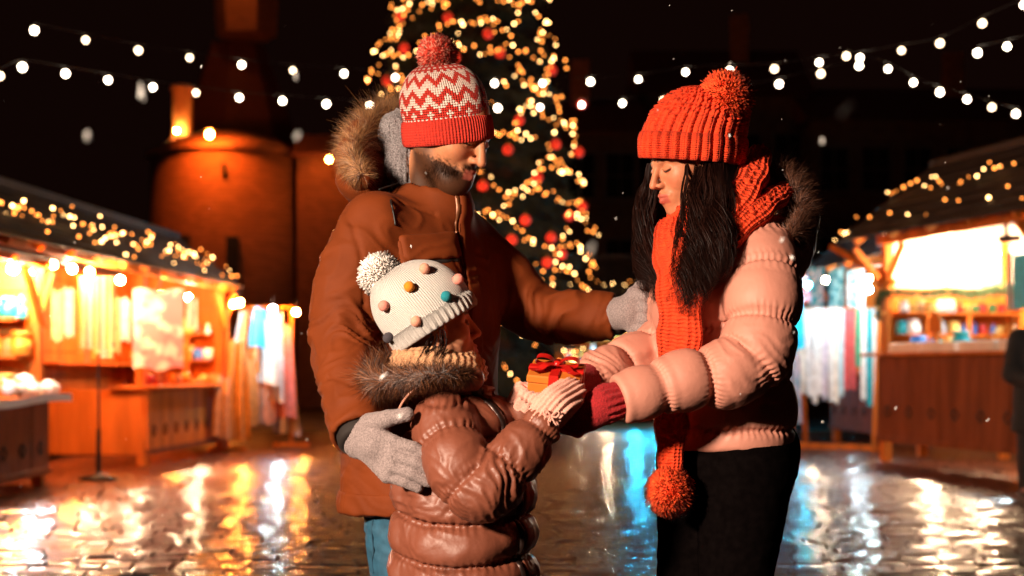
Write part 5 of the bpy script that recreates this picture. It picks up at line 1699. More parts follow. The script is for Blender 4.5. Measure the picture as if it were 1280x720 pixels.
# ------------------------------------------------------------------ THE WOMAN
F_W = unit((-0.88, -0.47, 0)); R_W = np.array((F_W[1], -F_W[0], 0))
cW = W(905, 460, 3.42)
def wo_row(z, a, b, s=0.0): return (z, cW[0] + F_W[0] * s, cW[1] + F_W[1] * s, a, b)
woman = thing('person', 'dark haired woman in pink quilted jacket with orange bobble hat and scarf', 'person', (cW[0], cW[1], 0))
wh_o = W(861, 205, 3.38)
wh_R = frame((-0.895, -0.36, -0.26), (-0.03, -0.03, 1))
w_sl = np.array((cW[0], cW[1], 1.375)) - R_W * 0.160
w_el, w_wl = W(932, 452, 3.17), W(783, 497, 3.10)
w_sr = np.array((cW[0], cW[1], 1.375)) + R_W * 0.160
w_er, w_wr = W(838, 425, 3.55), W(738, 472, 3.36)
whL, whR = np.array((cW[0], cW[1], 0.86)) - R_W * 0.085, np.array((cW[0], cW[1], 0.86)) + R_W * 0.085
w_knL, w_knR = whL + F_W * 0.05 + (0, 0, -0.41), whR + F_W * 0.05 + (0, 0, -0.41)
w_anL, w_anR = whL + F_W * 0.02 + (0, 0, -0.78), whR + F_W * 0.02 + (0, 0, -0.78)
WSKIN = (0.50, 0.180, 0.088)
body_mesh('body', woman, wh_o, wh_R, 0.97, [wo_row(0.80, .14, .10), wo_row(1.0, .13, .09), wo_row(1.22, .13, .10), wo_row(1.36, .12, .08), wo_row(1.44, .055, .05)], F_W,
          [([w_sl, w_el, w_wl, W(750, 512, 3.10)], [.05, .038, .028, .024]), ([w_sr, w_er, w_wr, W(715, 482, 3.30)], [.05, .038, .028, .024])],
          [([whR, w_knR, w_anR], [.08, .05, .036]), ([whL, w_knL, w_anL], [.08, .05, .036])], WSKIN,
          lambda V: head_cols(V, wh_o, wh_R, 0.97, WSKIN, (0.42, 0.085, 0.055), (0.04, 0.014, 0.008), None, (0.58, 0.16, 0.09)), woman=True)

M_PINK = mat('pink_quilted_nylon', (0.56, 0.225, 0.160), 0.60, 0.07, 7, 0.35, 70, bdist=0.003)
wj = Field((0.04, 2.95, 0.86), (0.86, 3.80, 1.52), 0.0044)
def w_puff(u, v, z):
    zz = z + 0.10 * v * 0 + 0.0
    return 0.014 * (ridge(zz - 0.955, 0.118) - 0.7)
wj.add(loftp([wo_row(0.905, .176, .140), wo_row(0.975, .188, .152), wo_row(1.10, .178, .140), wo_row(1.22, .182, .150, .01), wo_row(1.33, .172, .138, .01),
              wo_row(1.40, .140, .105), wo_row(1.45, .085, .085)], F_W, 2.2, w_puff), 0)
w_armL = spline([w_sl + R_W * 0.02 + (0, 0, -0.01), w_sl * 0.55 + w_el * 0.45 + np.array((0.012, -0.015, 0)), w_el + np.array((0.008, 0, -0.004)), w_el * 0.45 + w_wl * 0.55, w_wl], 16)
w_armR = spline([w_sr - R_W * 0.02, w_sr * 0.5 + w_er * 0.5, w_er, w_wr], 16)
def sleeve_puff(L, a, off): return lambda s: a * (ridge(s + off, L) - 0.72)
wj.add(tubep(w_armL, np.interp(np.linspace(0, 1, 16), [0, .2, .5, .8, 1], [.082, .086, .078, .062, .054]), sleeve_puff(0.108, 0.021, 0.02)), 0.016)
wj.add(tubep(w_armR, np.interp(np.linspace(0, 1, 16), [0, .2, .5, 1], [.080, .082, .074, .054]), sleeve_puff(0.105, 0.014, 0.0)), 0.02)
wcut = unit(w_wl - w_el); wcut2 = unit(w_wr - w_er)
for p, d in ((w_wl, wcut), (w_wr, wcut2)):
    wj.add(boxp(p + d * 0.100, (0.08, 0.11, 0.11), frame(d)), 0.006, True)
    wj.add(cone(p - d * 0.01, p + d * 0.08, 0.036, 0.042), 0.006, True)
def w_disp(V, n):
    d = np.zeros(len(V))
    S, dist = tube_param(V, w_armL)
    on = sstep(0.13, 0.095, dist) * sstep(0.03, 0.07, S)
    near = np.exp(-((np.abs(((S + 0.02) % 0.108) - 0.054) - 0.054) / 0.016) ** 2)
    # gathers run along the sleeve, strongest beside the quilting seams
    R = axis_frame(wcut, (0, 0, 1))
    ang = np.arctan2((V - w_el) @ R[:, 1], (V - w_el) @ R[:, 0])
    gath = noise(V * 62) + 0.6 * noise(V * 30 + 5)
    d += on * (0.0042 * near * pucker(around(V, w_armL), 34, V) - 0.006 * near ** 5 + 0.0022 * fbm(V * 11, 2) + 0.0055 * np.exp(-((S - 0.31) / 0.08) ** 2) * folds(V, wcut + unit(w_el - w_sl), 32, 1.5, 4.0, 0.35))
    S2, dist2 = tube_param(V, w_armR)
    near_r = np.exp(-((np.abs((S2 % 0.105) - 0.0525) - 0.0525) / 0.015) ** 2)
    on2 = sstep(0.12, 0.09, dist2) * sstep(0.05, 0.10, S2) * (1 - on)
    d += on2 * (0.004 * near_r * pucker(around(V, w_armR), 30, V) - 0.005 * near_r ** 5 + 0.006 * folds(V, wcut2 + np.array((0.1, 0, -0.4)), 30, 1.4, 9.0, 0.3))
    tor = (1 - on) * (1 - on2)
    nearz = np.exp(-((np.abs(((V[:, 2] - 0.955) % 0.118) - 0.059) - 0.059) / 0.014) ** 2)
    angt = np.arctan2(V[:, 1] - cW[1], V[:, 0] - cW[0])
    d += tor * (0.0045 * nearz * pucker(angt, 64, V) - 0.005 * nearz ** 5 + 0.0035 * fbm(V * 9, 2))
    return d
wjack = skin_mesh('quilted_jacket', wj, M_PINK, woman, disp=w_disp)
# jacket front edge with its zip, side seam, hem
skin_mesh('zip_placket', wj.shell(boxp(np.array((cW[0], cW[1], 1.17)) + F_W * 0.15, (0.10, 0.014, 0.25), np.stack([F_W, -R_W, np.array((0, 0, 1.0))], 1), 0.003), 0.006), M_PINK, wjack, disp=w_disp)
hoodw = Field((0.48, 3.1, 1.26), (0.86, 3.75, 1.56), 0.007)
hoodw.add(tubep(spline([W(985, 330, 3.30), W(1000, 290, 3.42), W(985, 255, 3.55), W(940, 240, 3.62)], 12), [0.045] * 12), 0)
hoodw.add(ell(W(972, 300, 3.42), (0.055, 0.10, 0.06)), 0.04)
hw = skin_mesh('hood', hoodw, M_PINK, woman, disp=lambda V, n: 0.008 * fbm(V * 16, 2))
fur_along('fur_trim', [W(985, 300, 3.28), W(1000, 272, 3.38), W(984, 238, 3.47), W(945, 226, 3.56)], 0.028, 7000, 0.048,
          [(0.08, 0.026, 0.014), (0.16, 0.055, 0.028), (0.035, 0.012, 0.007), (0.28, 0.12, 0.07)], hw, 31, out=(0.1, -0.6, 0.25))

# scarf: knitted band wound round the neck, one end hanging with a bobble
M_SCARF = mat('orange_chunky_knit', (0.80, 0.050, 0.004), 0.85, 0.18, 90, knit=(16, 70, 0.004, 0.3))
def knit_band(name, path, wid, thick, nrm, mat_, parent, ribs=5, n=120, cable=True, nu=48):
    """flattened knitted tube along a path; nrm gives the outward side"""
    P = spline(path, n)
    wd = np.interp(np.linspace(0, 1, n), np.linspace(0, 1, len(wid)), wid)
    nv = spline(nrm, n) if np.ndim(nrm) == 2 else np.tile(np.asarray(nrm, float), (n, 1))
    L = np.concatenate([[0], np.cumsum(np.linalg.norm(np.diff(P, axis=0), axis=1))])
    th = np.linspace(0, 2 * PI, nu + 1)
    V = np.zeros((n, nu + 1, 3)); UV = np.zeros((n, nu + 1, 2))
    for i in range(n):
        t = unit(P[min(i + 1, n - 1)] - P[max(i - 1, 0)])
        nn = unit(nv[i] - t * np.dot(nv[i], t)); bb = np.cross(t, nn)
        cx, sy = np.cos(th), np.sin(th)
        sq = np.sign(sy) * np.abs(sy) ** 0.7
        u = np.sign(cx) * np.abs(cx) ** 0.8
        rib = 0.0024 * np.cos(u * PI * ribs)
        if cable:
            rib = rib + 0.004 * np.exp(-(u / 0.42) ** 2) * np.cos(u * 7.0 + 3.2 * np.sin(L[i] * 95)) + 0.0008 * np.sin(L[i] * 420 + 3 * np.abs(u))
        off = thick * sq + np.sign(sy) * rib * np.abs(sy) ** 0.3
        wob = 0.004 * math.sin(L[i] * 60)
        V[i] = P[i] + bb[None] * (u * (wd[i] / 2 + wob))[:, None] + nn[None] * off[:, None]
        UV[i, :, 0] = th / (2 * PI); UV[i, :, 1] = L[i] / 0.6
    a = (np.arange(n - 1)[:, None] * (nu + 1) + np.arange(nu)[None]).ravel()
    Q = np.stack([a, a + 1, a + nu + 2, a + nu + 1], 1)
    cap = []
    VV = V.reshape(-1, 3)
    VV = VV + (fbm(VV * 50, 2) * 0.0014)[:, None] * unit_rows(VV - np.repeat(P, nu + 1, axis=0))
    return link(name, mesh_np(name, VV, Q, uvs=UV.reshape(-1, 2)), mat_, parent)
nk = W(884, 268, 3.40)
ring = lambda a, r, dz: nk + np.array((math.cos(a) * r, math.sin(a) * r * 0.95, dz + 0.028 * math.cos(a)))
wrap_path = [ring(math.radians(-150 - 12 + 30 * k), 0.088 + 0.006 * math.sin(k), 0.004 * math.sin(k * 2) - 0.01) for k in range(14)]
wrap_n = [np.array((math.cos(math.radians(-162 + 30 * k)), math.sin(math.radians(-162 + 30 * k)), 0.25)) for k in range(14)]
scarf_hang = knit_band('scarf', [W(838, 276, 3.36), W(834, 302, 3.29), W(846, 345, 3.225), W(850, 400, 3.215), W(846, 460, 3.235), W(840, 520, 3.26), W(838, 568, 3.27), W(838, 590, 3.27)],
                       [0.055, 0.080, 0.108, 0.108, 0.10, 0.082, 0.070, 0.045], 0.014, (-0.45, -0.88, 0.05), M_SCARF, woman)
knit_band('scarf_wrap', wrap_path, [0.085] * 3, 0.022, wrap_n, M_SCARF, scarf_hang)
knit_band('scarf_wrap', [W(985, 238, 3.46), W(975, 243, 3.37), W(955, 258, 3.285), W(930, 280, 3.24), W(900, 306, 3.225), W(876, 322, 3.24)], [0.045, 0.052, 0.06, 0.062, 0.058, 0.05], 0.018, (0.1, -0.85, 0.5), M_SCARF, scarf_hang, 5)
knit_band('scarf_wrap', [W(950, 192, 3.46), W(944, 212, 3.38), W(932, 236, 3.305), W(914, 262, 3.265), W(890, 288, 3.25)], [0.05, 0.07, 0.08, 0.08, 0.07], 0.024, (0.0, -0.9, 0.35), M_SCARF, scarf_hang, 5)
pompom('scarf_bobble', W(838, 614, 3.27), 0.054, mat('orange_yarn', (1, 1, 1), 0.85, attr=True), scarf_hang, 6500, 0.0026, 12, (0.80, 0.055, 0.004), (0.85, 0.09, 0.01), 0.4, (0.92, 0.92, 1.12))

# hat
M_HATW = mat('orange_hat_knit', (0.80, 0.046, 0.004), 0.85, 0.2, 100, knit=(60, 26, 0.005, 0.22))
wax = unit((0.06, -0.13, 0.98)); wR_ = axis_frame(wax, (-0.86, -0.5, 0))
wc = W(865, 196, 3.38)
wp = spline([(0.119, 0.0, 0, 0), (0.124, 0.028, 0, 0), (0.125, 0.062, -0.003, 0), (0.121, 0.088, -0.012, 0), (0.108, 0.118, -0.022, 0), (0.085, 0.144, -0.026, 0), (0.058, 0.160, -0.022, 0), (0.022, 0.167, -0.022, 0), (0.004, 0.168, -0.022, 0)], 90)
def w_ribs(T, v):
    a = T * 2 * PI
    fade = np.clip(1 - v * 0.4, 0.35, 1)
    return (0.0042 * np.cos(a * 30) * fade + 0.004 * np.sin(a * 10 + 6 * np.sin(v * 26)) * sstep(0.3, 0.45, v)
            + 0.0035 * np.cos(a * 60 + 2.5 * np.sin(v * 60)) * sstep(0.35, 0.5, v) + 0.006 * np.sin(a * 3 + v * 7) * sstep(0.3, 0.7, v) * fade)
V, Q, UV = dome(wp, 300, wR_, wc, w_ribs, 1.0, 0.90)
V = V + (fbm(V * 40, 2) * 0.0018)[:, None] * unit_rows(V - wc)
hatw = link('bobble_hat', mesh_np('bobble_hat', V, Q, uvs=UV), M_HATW, woman)
wcuff = spline([(0.115, -0.002, 0, 0), (0.122, -0.010, 0, 0), (0.128, -0.006, 0, 0), (0.131, 0.014, 0, 0), (0.131, 0.036, 0, 0), (0.128, 0.050, 0, 0), (0.121, 0.054, 0, 0)], 34)
V, Q, UV = dome(wcuff, 300, wR_, wc, lambda T, v: 0.0048 * np.cos(T * 2 * PI * 30), 1.0, 0.90)
V = V + (fbm(V * 40, 2) * 0.0018)[:, None] * unit_rows(V - wc)
link('hat_cuff', mesh_np('hat_cuff', V, Q, uvs=UV), M_HATW, hatw)
pompom('pompom', W(907, 121, 3.33), 0.060, mat('orange_yarn', (1, 1, 1), 0.85, attr=True), hatw, 7500, 0.0026, 14, (0.82, 0.055, 0.004), (0.85, 0.09, 0.01), 0.35)

# long dark hair
M_HAIR = mat('dark_brown_hair', (0.02, 0.008, 0.006), 0.5, 0.2, 30, attr=True, spec=0.12)
def hair_locks(name, guides, per, spread, parent, seed=1, width=0.0016, wav=0.006):
    g = np.random.default_rng(seed)
    segs = 22
    V, C = [], []
    for gd, sp in zip(guides, spread):
        P = spline(gd, segs)
        T = np.gradient(P, axis=0); T /= np.linalg.norm(T, axis=1, keepdims=True)
        A = np.cross(T, (0, 1, 0.1)); A /= np.linalg.norm(A, axis=1, keepdims=True)
        B = np.cross(T, A)
        for k in range(per):
            if k == 0: gp_, gf_ = g.random() * 6.3, g.uniform(1.9, 2.4)
            if k % 22 == 0: lp, lf, la, lr = gp_ + g.normal() * 0.55, gf_ * g.uniform(0.92, 1.08), g.random() * 2 * PI, sp * math.sqrt(g.random())
            r0, a0 = sp * 0.30 * math.sqrt(g.random()), g.random() * 2 * PI
            cx, cy = lr * math.cos(la) + r0 * math.cos(a0), lr * math.sin(la) + r0 * math.sin(a0)
            r, a = math.hypot(cx, cy), math.atan2(cy, cx)
            t = np.linspace(0, 1, segs)
            end = g.uniform(0.72, 1.06)
            ph, fq = lp + g.normal() * 0.35, lf * g.uniform(0.92, 1.08)
            prof = 0.75 + 0.75 * np.sin(t * PI * 0.85) - 0.35 * t
            amp = wav * (0.10 + t * 1.0)
            off = (A * (np.cos(a) * r * prof + amp * np.sin(fq * 2 * PI * t + ph))[:, None] + B * (np.sin(a) * r * prof + amp * np.cos(fq * 2 * PI * t + ph))[:, None])
            Pk = np.stack([np.interp(t * end, t, P[:, c]) if end <= 1 else P[:, c] + (T[:, c] * 0.02 * (t ** 3)) for c in range(3)], 1) + off
            sd = np.cross(np.gradient(Pk, axis=0), g.normal(size=3) * 0.4 + np.array((0.2, -1, 0)))
            sd /= np.maximum(np.linalg.norm(sd, axis=1, keepdims=True), 1e-9)
            w = width * (1 - 0.7 * t ** 3)[:, None] * 0.5
            V.append(np.stack([Pk - sd * w, Pk + sd * w], 1).reshape(-1, 3))
            C.append(np.tile(np.array((0.012, 0.0035, 0.0022)) * g.uniform(0.35, 2.0), (segs * 2, 1)))
    V = np.concatenate(V); C = np.concatenate(C)
    n = len(V) // (segs * 2)
    b = (np.arange(n) * segs * 2)[:, None]
    Q = np.concatenate([b + np.array([[2 * k, 2 * k + 1, 2 * k + 3, 2 * k + 2]]) for k in range(segs - 1)])
    return link(name, mesh_np(name, V, Q, cols=C), M_HAIR, parent)
G = [[W(877, 205, 3.32), W(872, 245, 3.275), W(868, 295, 3.235), W(860, 335, 3.20), W(848, 366, 3.185)],
     [W(892, 205, 3.30), W(890, 250, 3.255), W(888, 300, 3.205), W(878, 340, 3.18), W(862, 385, 3.175)],
     [W(906, 205, 3.31), W(902, 245, 3.25), W(904, 290, 3.20), W(894, 330, 3.17), W(878, 360, 3.17)],
     [W(886, 205, 3.34), W(882, 250, 3.30), W(878, 300, 3.25), W(868, 340, 3.21), W(852, 372, 3.20)]]
hair = hair_locks('hair', G, 620, [0.018, 0.022, 0.019, 0.018], woman, 3, 0.0010, 0.020)
hair_locks('hair_lock', [[W(858, 205, 3.305), W(856, 232, 3.285), W(852, 262, 3.275), W(847, 300, 3.245), W(840, 335, 3.22)]], 70, [0.006], hair, 4, 0.0013, 0.005)
hair_locks('hair_lock', [[W(814, 205, 3.47), W(805, 240, 3.48), W(799, 290, 3.46), W(803, 335, 3.43), W(812, 368, 3.40)],
                         [W(822, 208, 3.48), W(814, 250, 3.47), W(808, 300, 3.45), W(815, 345, 3.41), W(828, 372, 3.38)]], 330, [0.012, 0.013], hair, 5, 0.0011, 0.014)

# black jeans, boots
M_JEANS_K = mat('black_denim', (0.003, 0.002, 0.002), 0.8, 0.3, 50, 0.4, 600, spec=0.0, bdist=0.0006)
wl = Field((0.2, 3.1, 0.03), (0.85, 3.85, 1.02), 0.010)
for h, kn_, an in ((whL, w_knL, w_anL), (whR, w_knR, w_anR)):
    wl.add(cone(h, kn_, 0.112, 0.072), 0.02); wl.add(cone(kn_, an, 0.072, 0.055), 0.03)
wl.add(ell(np.array((cW[0], cW[1], 0.90)) - F_W * 0.02, (0.165, 0.155, 0.13)), 0.05)
wl.add(boxp((cW[0], cW[1], 0.0), (0.5, 0.5, 0.085)), 0, True)
skin_mesh('jeans', wl, M_JEANS_K, woman, disp=lambda V, n: 0.004 * folds(V, (0.2, 0.1, 1), 28, 1.4, 2.0, 0.3))
for an in (w_anL, w_anR):
    shoe('shoe', (an[0], an[1], 0), F_W, 0.25, mat('black_boot', (0.012, 0.010, 0.009), 0.4), woman)

# red knitted gloves
M_RED = mat('dark_red_knit', (0.30, 0.006, 0.009), 0.9, 0.3, 300, 0.9, 300, sheen=0.25, detail=1.5, bdist=0.004)
rg = Field((0.06, 2.92, 0.90), (0.33, 3.22, 1.10), 0.003)
rw = w_wl + wcut * 0.0
rg.add(cone(rw - wcut * 0.03, rw + wcut * 0.055, 0.036, 0.038), 0)
rp = W(738, 517, 3.10)
rg.add(cone(rw + wcut * 0.05, rp, 0.036, 0.036), 0.02)
for i in range(4):
    a = W(722, 502 + 12 * i, 3.085 + 0.006 * i); b = W(706, 502 + 11 * i, 3.10); c = W(694, 495 + 10 * i, 3.125)
    rg.add(cone(rp, a, 0.026, 0.016), 0.014); rg.add(cone(a, b, 0.0145, 0.0138), 0.005); rg.add(cone(b, c, 0.0138, 0.012), 0.003)
rg.add(cone(rp, W(726, 490, 3.13), 0.026, 0.016), 0.012); rg.add(cone(W(726, 490, 3.13), W(708, 480, 3.14), 0.016, 0.013), 0.004)
def red_rib(V, n):
    R = axis_frame(wcut, (0, 0, 1)); q = (V - rw) @ R
    cuffz = sstep(0.062, 0.052, q[:, 2])
    return 0.003 * np.cos(np.arctan2(q[:, 1], q[:, 0]) * 16) * cuffz + 0.0014 * noise(V * 240)
skin_mesh('knit_glove', rg, M_RED, woman, disp=red_rib)
rg2 = Field((0.06, 3.12, 0.98), (0.30, 3.46, 1.16), 0.004)
rg2.add(cone(w_wr - wcut2 * 0.02, W(716, 480, 3.27), 0.034, 0.036), 0)
for i in range(4):
    a = W(704, 470 + 10 * i, 3.235); b = W(692, 472 + 9 * i, 3.215)
    rg2.add(cone(W(716, 480, 3.27), a, 0.026, 0.015), 0.012); rg2.add(cone(a, b, 0.014, 0.012), 0.003)
rg2.add(cone(W(716, 480, 3.27), W(708, 462, 3.22), 0.022, 0.013), 0.01)
skin_mesh('knit_glove', rg2, M_RED, woman, disp=lambda V, n: 0.0014 * noise(V * 240))

# ------------------------------------------------------------------ THE CHILD
F_C = unit((0.94, -0.34, 0)); R_C = np.array((F_C[1], -F_C[0], 0))
cC = W(580, 460, 3.20)
def ch_row(z, a, b, s=0.0): return (z, cC[0] + F_C[0] * s, cC[1] + F_C[1] * s, a, b)
child = thing('person', 'child in shiny brown puffer coat and white hat with coloured bobbles', 'person', (cC[0], cC[1], 0))
CS = 0.92
ch_o = W(541, 413, 3.19)
ch_R = frame((0.955, 0.20, 0.20), (-0.1, 0, 1))
c_sr = np.array((cC[0], cC[1], 0.985)) + R_C * 0.115
c_er, c_wr = W(598, 612, 2.99), W(676, 534, 3.03)
c_sl = np.array((cC[0], cC[1], 0.985)) - R_C * 0.115
c_el, c_wl = W(640, 600, 3.28), W(652, 520, 3.20)
chL, chR = np.array((cC[0], cC[1], 0.55)) - R_C * 0.07, np.array((cC[0], cC[1], 0.55)) + R_C * 0.07
CSKIN = (0.62, 0.27, 0.15)
body_mesh('body', child, ch_o, ch_R, CS, [ch_row(0.5, .10, .08), ch_row(0.7, .10, .08), ch_row(0.9, .10, .08), ch_row(1.0, .08, .06), ch_row(1.05, .045, .045)], F_C,
          [([c_sr, c_er, c_wr, W(695, 508, 3.04)], [.045, .035, .026, .024]), ([c_sl, c_el, c_wl, W(655, 500, 3.19)], [.045, .035, .026, .024])],
          [([h, h + F_C * 0.02 + (0, 0, -0.26), h + (0, 0, -0.49)], [.062, .046, .036]) for h in (chR, chL)], CSKIN,
          lambda V: head_cols(V, ch_o, ch_R, CS, CSKIN, (0.5, 0.12, 0.09), (0.06, 0.025, 0.012), None, (0.66, 0.2, 0.12)), child=True)
M_BROWN = mat('brown_satin_puffer', (0.195, 0.056, 0.030), 0.48, 0.08, 8, 0.35, 70, bdist=0.003, spec=0.5)
cj = Field((-0.36, 2.84, 0.42), (0.15, 3.48, 1.12), 0.0044)
def c_puff(u, v, z):
    zz = z - 0.03 * np.cos(u / 0.17 * 1.4) + 0.14 * v * 0.35
    side = ridge(v + 0.083 + 0 * z, 0.30)
    return 0.022 * (ridge(zz - 0.05, 0.088) * np.clip(side * 1.6, 0.55, 1) - 0.66)
cj.add(loftp([ch_row(0.46, .176, .158), ch_row(0.60, .176, .160), ch_row(0.74, .168, .155), ch_row(0.86, .160, .148), ch_row(0.95, .142, .128), ch_row(1.01, .105, .098), ch_row(1.055, .075, .075)], F_C, 2.2, c_puff), 0)
c_armR = spline([c_sr + (0, 0, -0.005), c_sr * 0.5 + c_er * 0.5 + np.array((-0.012, -0.02, -0.004)), c_er, c_er * 0.5 + c_wr * 0.5 + np.array((0.004, -0.004, -0.006)), c_wr], 16)
c_armL = spline([c_sl, c_sl * 0.5 + c_el * 0.5, c_el, c_wl], 14)
cj.add(tubep(c_armR, np.interp(np.linspace(0, 1, 16), [0, .25, .5, 1], [.070, .071, .070, .047]), sleeve_puff(0.100, 0.014, 0.028)), 0.010)
cj.add(tubep(c_armL, np.interp(np.linspace(0, 1, 14), [0, .4, 1], [.070, .064, .045]), sleeve_puff(0.10, 0.012, 0.0)), 0.014)
ccut = unit(c_wr - c_er)
cj.add(boxp(c_wr + ccut * 0.088, (0.07, 0.10, 0.10), frame(ccut)), 0.006, True)
c_seam = [np.array((cC[0], cC[1], 0)) + R_C * 0.12 - F_C * 0.10 + (0, 0, z) for z in (0.45, 0.6, 0.75, 0.85)]
def c_disp(V, n):
    S, dist = tube_param(V, c_armR)
    on = sstep(0.11, 0.085, dist) * sstep(0.02, 0.06, S)
    gath = noise(V * 64) + 0.6 * noise(V * 30 + 5)
    nr = np.exp(-((np.abs(((S + 0.028) % 0.10) - 0.05) - 0.05) / 0.015) ** 2)
    Ltot = S.max()
    el = np.exp(-((S - 0.235) / 0.075) ** 2)
    inner = sstep(-0.6, 0.6, n @ unit((0.35, -0.2, 0.9)))
    d = on * (0.004 * nr * pucker(around(V, c_armR), 28, V) - 0.006 * nr ** 5 + 0.013 * el * (0.3 + 0.7 * inner) * folds(V, ccut + unit(c_er - c_sr) * 0.6, 36, 1.8, 6.0, 0.22) + 0.004 * folds(V, ccut, 24, 1.8, 2.0, 0.5))
    tor = 1 - on
    vq = (V[:, 0] - cC[0]) * F_C[0] + (V[:, 1] - cC[1]) * F_C[1]; uq = (V[:, 0] - cC[0]) * R_C[0] + (V[:, 1] - cC[1]) * R_C[1]
    zz = V[:, 2] - 0.03 * np.cos(uq / 0.17 * 1.4) + 0.14 * vq * 0.35 - 0.05
    nz = np.exp(-((np.abs((zz % 0.088) - 0.044) - 0.044) / 0.013) ** 2)
    back = np.exp(-((np.linalg.norm((V - W(505, 610, 3.07)), axis=1)) / 0.09) ** 2)
    angc = np.arctan2(V[:, 1] - cC[1], V[:, 0] - cC[0])
    d += tor * (0.0042 * nz * pucker(angc, 58, V) - 0.006 * nz ** 5 + 0.0045 * fbm(V * 12, 2) + 0.010 * back * folds(V, (0.1, 0.0, 1), 42, 1.8, 4.0, 0.3) + 0.003 * folds(V, (0.5, 0, 1), 22, 1.6, 7.0, 0.35))
    return d
cjack = skin_mesh('puffer_coat', cj, M_BROWN, child, disp=c_disp)
skin_mesh('coat_zip', cj.shell(boxp(np.array((cC[0], cC[1], 0.75)) + F_C * 0.14 + R_C * 0.055, (0.10, 0.006, 0.32), np.stack([F_C, -R_C, np.array((0, 0, 1.0))], 1), 0.002), 0.008), mat('dark_zip', (0.03, 0.015, 0.012), 0.3, metal=0.6), cjack, disp=c_disp)
skin_mesh('coat_placket', cj.shell(boxp(np.array((cC[0], cC[1], 0.75)) + F_C * 0.14 + R_C * 0.02, (0.10, 0.024, 0.32), np.stack([F_C, -R_C, np.array((0, 0, 1.0))], 1), 0.004), 0.007), M_BROWN, cjack, disp=c_disp)
stitch_line('piping', [W(497, 517, 3.055), W(502, 505, 3.05), W(512, 492, 3.04), W(528, 480, 3.04)], 0.0028, mat('pale_piping', (0.55, 0.25, 0.17), 0.35), cjack, 16)
# hood and fur
ch = Field((-0.40, 2.98, 0.98), (0.02, 3.40, 1.16), 0.006)
chp = [W(592, 474, 3.12), W(560, 474, 3.09), W(510, 480, 3.09), W(484, 486, 3.14), W(480, 474, 3.24), W(520, 462, 3.32)]
ch.add(tubep(spline(chp, 14), [0.026] * 14), 0)
chood = skin_mesh('hood', ch, M_BROWN, child, disp=lambda V, n: 0.006 * fbm(V * 18, 2))
fur_along('fur_trim', [W(590, 470, 3.065), W(560, 468, 3.04), W(515, 472, 3.05), W(478, 478, 3.11), W(468, 470, 3.18), W(490, 457, 3.27)], 0.016, 8000, 0.037,
          [(0.10, 0.028, 0.009), (0.24, 0.085, 0.030), (0.045, 0.012, 0.005), (0.02, 0.006, 0.003)], chood, 41, out=(-0.35, -0.35, 0.15))
# snood
M_SNOOD = mat('beige_chunky_knit', (0.56, 0.28, 0.14), 0.9, 0.2, 120, knit=(7, 40, 0.005))
snc = W(548, 456, 3.18)
sn_path = [snc + np.array((math.cos(a) * 0.092, math.sin(a) * 0.082, 0.012 * math.cos(a + 2.6))) for a in np.linspace(-PI, PI, 13)]
sn_n = [np.array((math.cos(a), math.sin(a), 0.3)) for a in np.linspace(-PI, PI, 13)]
knit_band('snood', sn_path, [0.062] * 3, 0.017, sn_n, M_SNOOD, child, 4, 130, False)
# white hat with coloured bobbles
M_WHITE = mat('white_knit', (0.84, 0.77, 0.72), 0.9, 0.05, 150, knit=(120, 70, 0.0022))
cax = unit((-0.53, -0.03, 0.84)); cR_ = axis_frame(cax, (0.84, 0.1, 0.53))
cc_ = W(545, 408, 3.17)
cp = spline([(0.097, 0.0, 0, 0), (0.103, 0.03, 0, 0), (0.1045, 0.06, -0.002, 0), (0.099, 0.095, -0.006, 0), (0.083, 0.127, -0.010, 0), (0.056, 0.150, -0.016, 0), (0.022, 0.160, -0.02, 0), (0.003, 0.161, -0.02, 0)], 60)
chat_disp = lambda T, v: 0.002 * np.sin(T * 2 * PI * 4 + v * 8) + 0.003 * np.sin(T * 2 * PI * 2 + 1) * v
V, Q, UV = dome(cp, 200, cR_, cc_, chat_disp, 1.0, 0.94)
hatc = link('bobble_hat', mesh_np('bobble_hat', V, Q, uvs=UV), M_WHITE, child)
ccuff = spline([(0.094, -0.003, 0, 0), (0.100, -0.008, 0, 0), (0.106, -0.002, 0, 0), (0.108, 0.014, 0, 0), (0.1065, 0.026, 0, 0), (0.101, 0.031, 0, 0)], 22)
V, Q, UV = dome(ccuff, 336, cR_, cc_, lambda T, v: 0.0021 * np.cos(T * 2 * PI * 42), 1.0, 0.94)
link('hat_cuff', mesh_np('hat_cuff', V, Q, uvs=UV), M_WHITE, hatc)
pompom('pompom', W(476, 343, 3.17), 0.047, mat('white_yarn', (1, 1, 1), 0.9, attr=True), hatc, 6500, 0.0024, 18, (0.95, 0.86, 0.80), (0.90, 0.76, 0.68), 0.3)
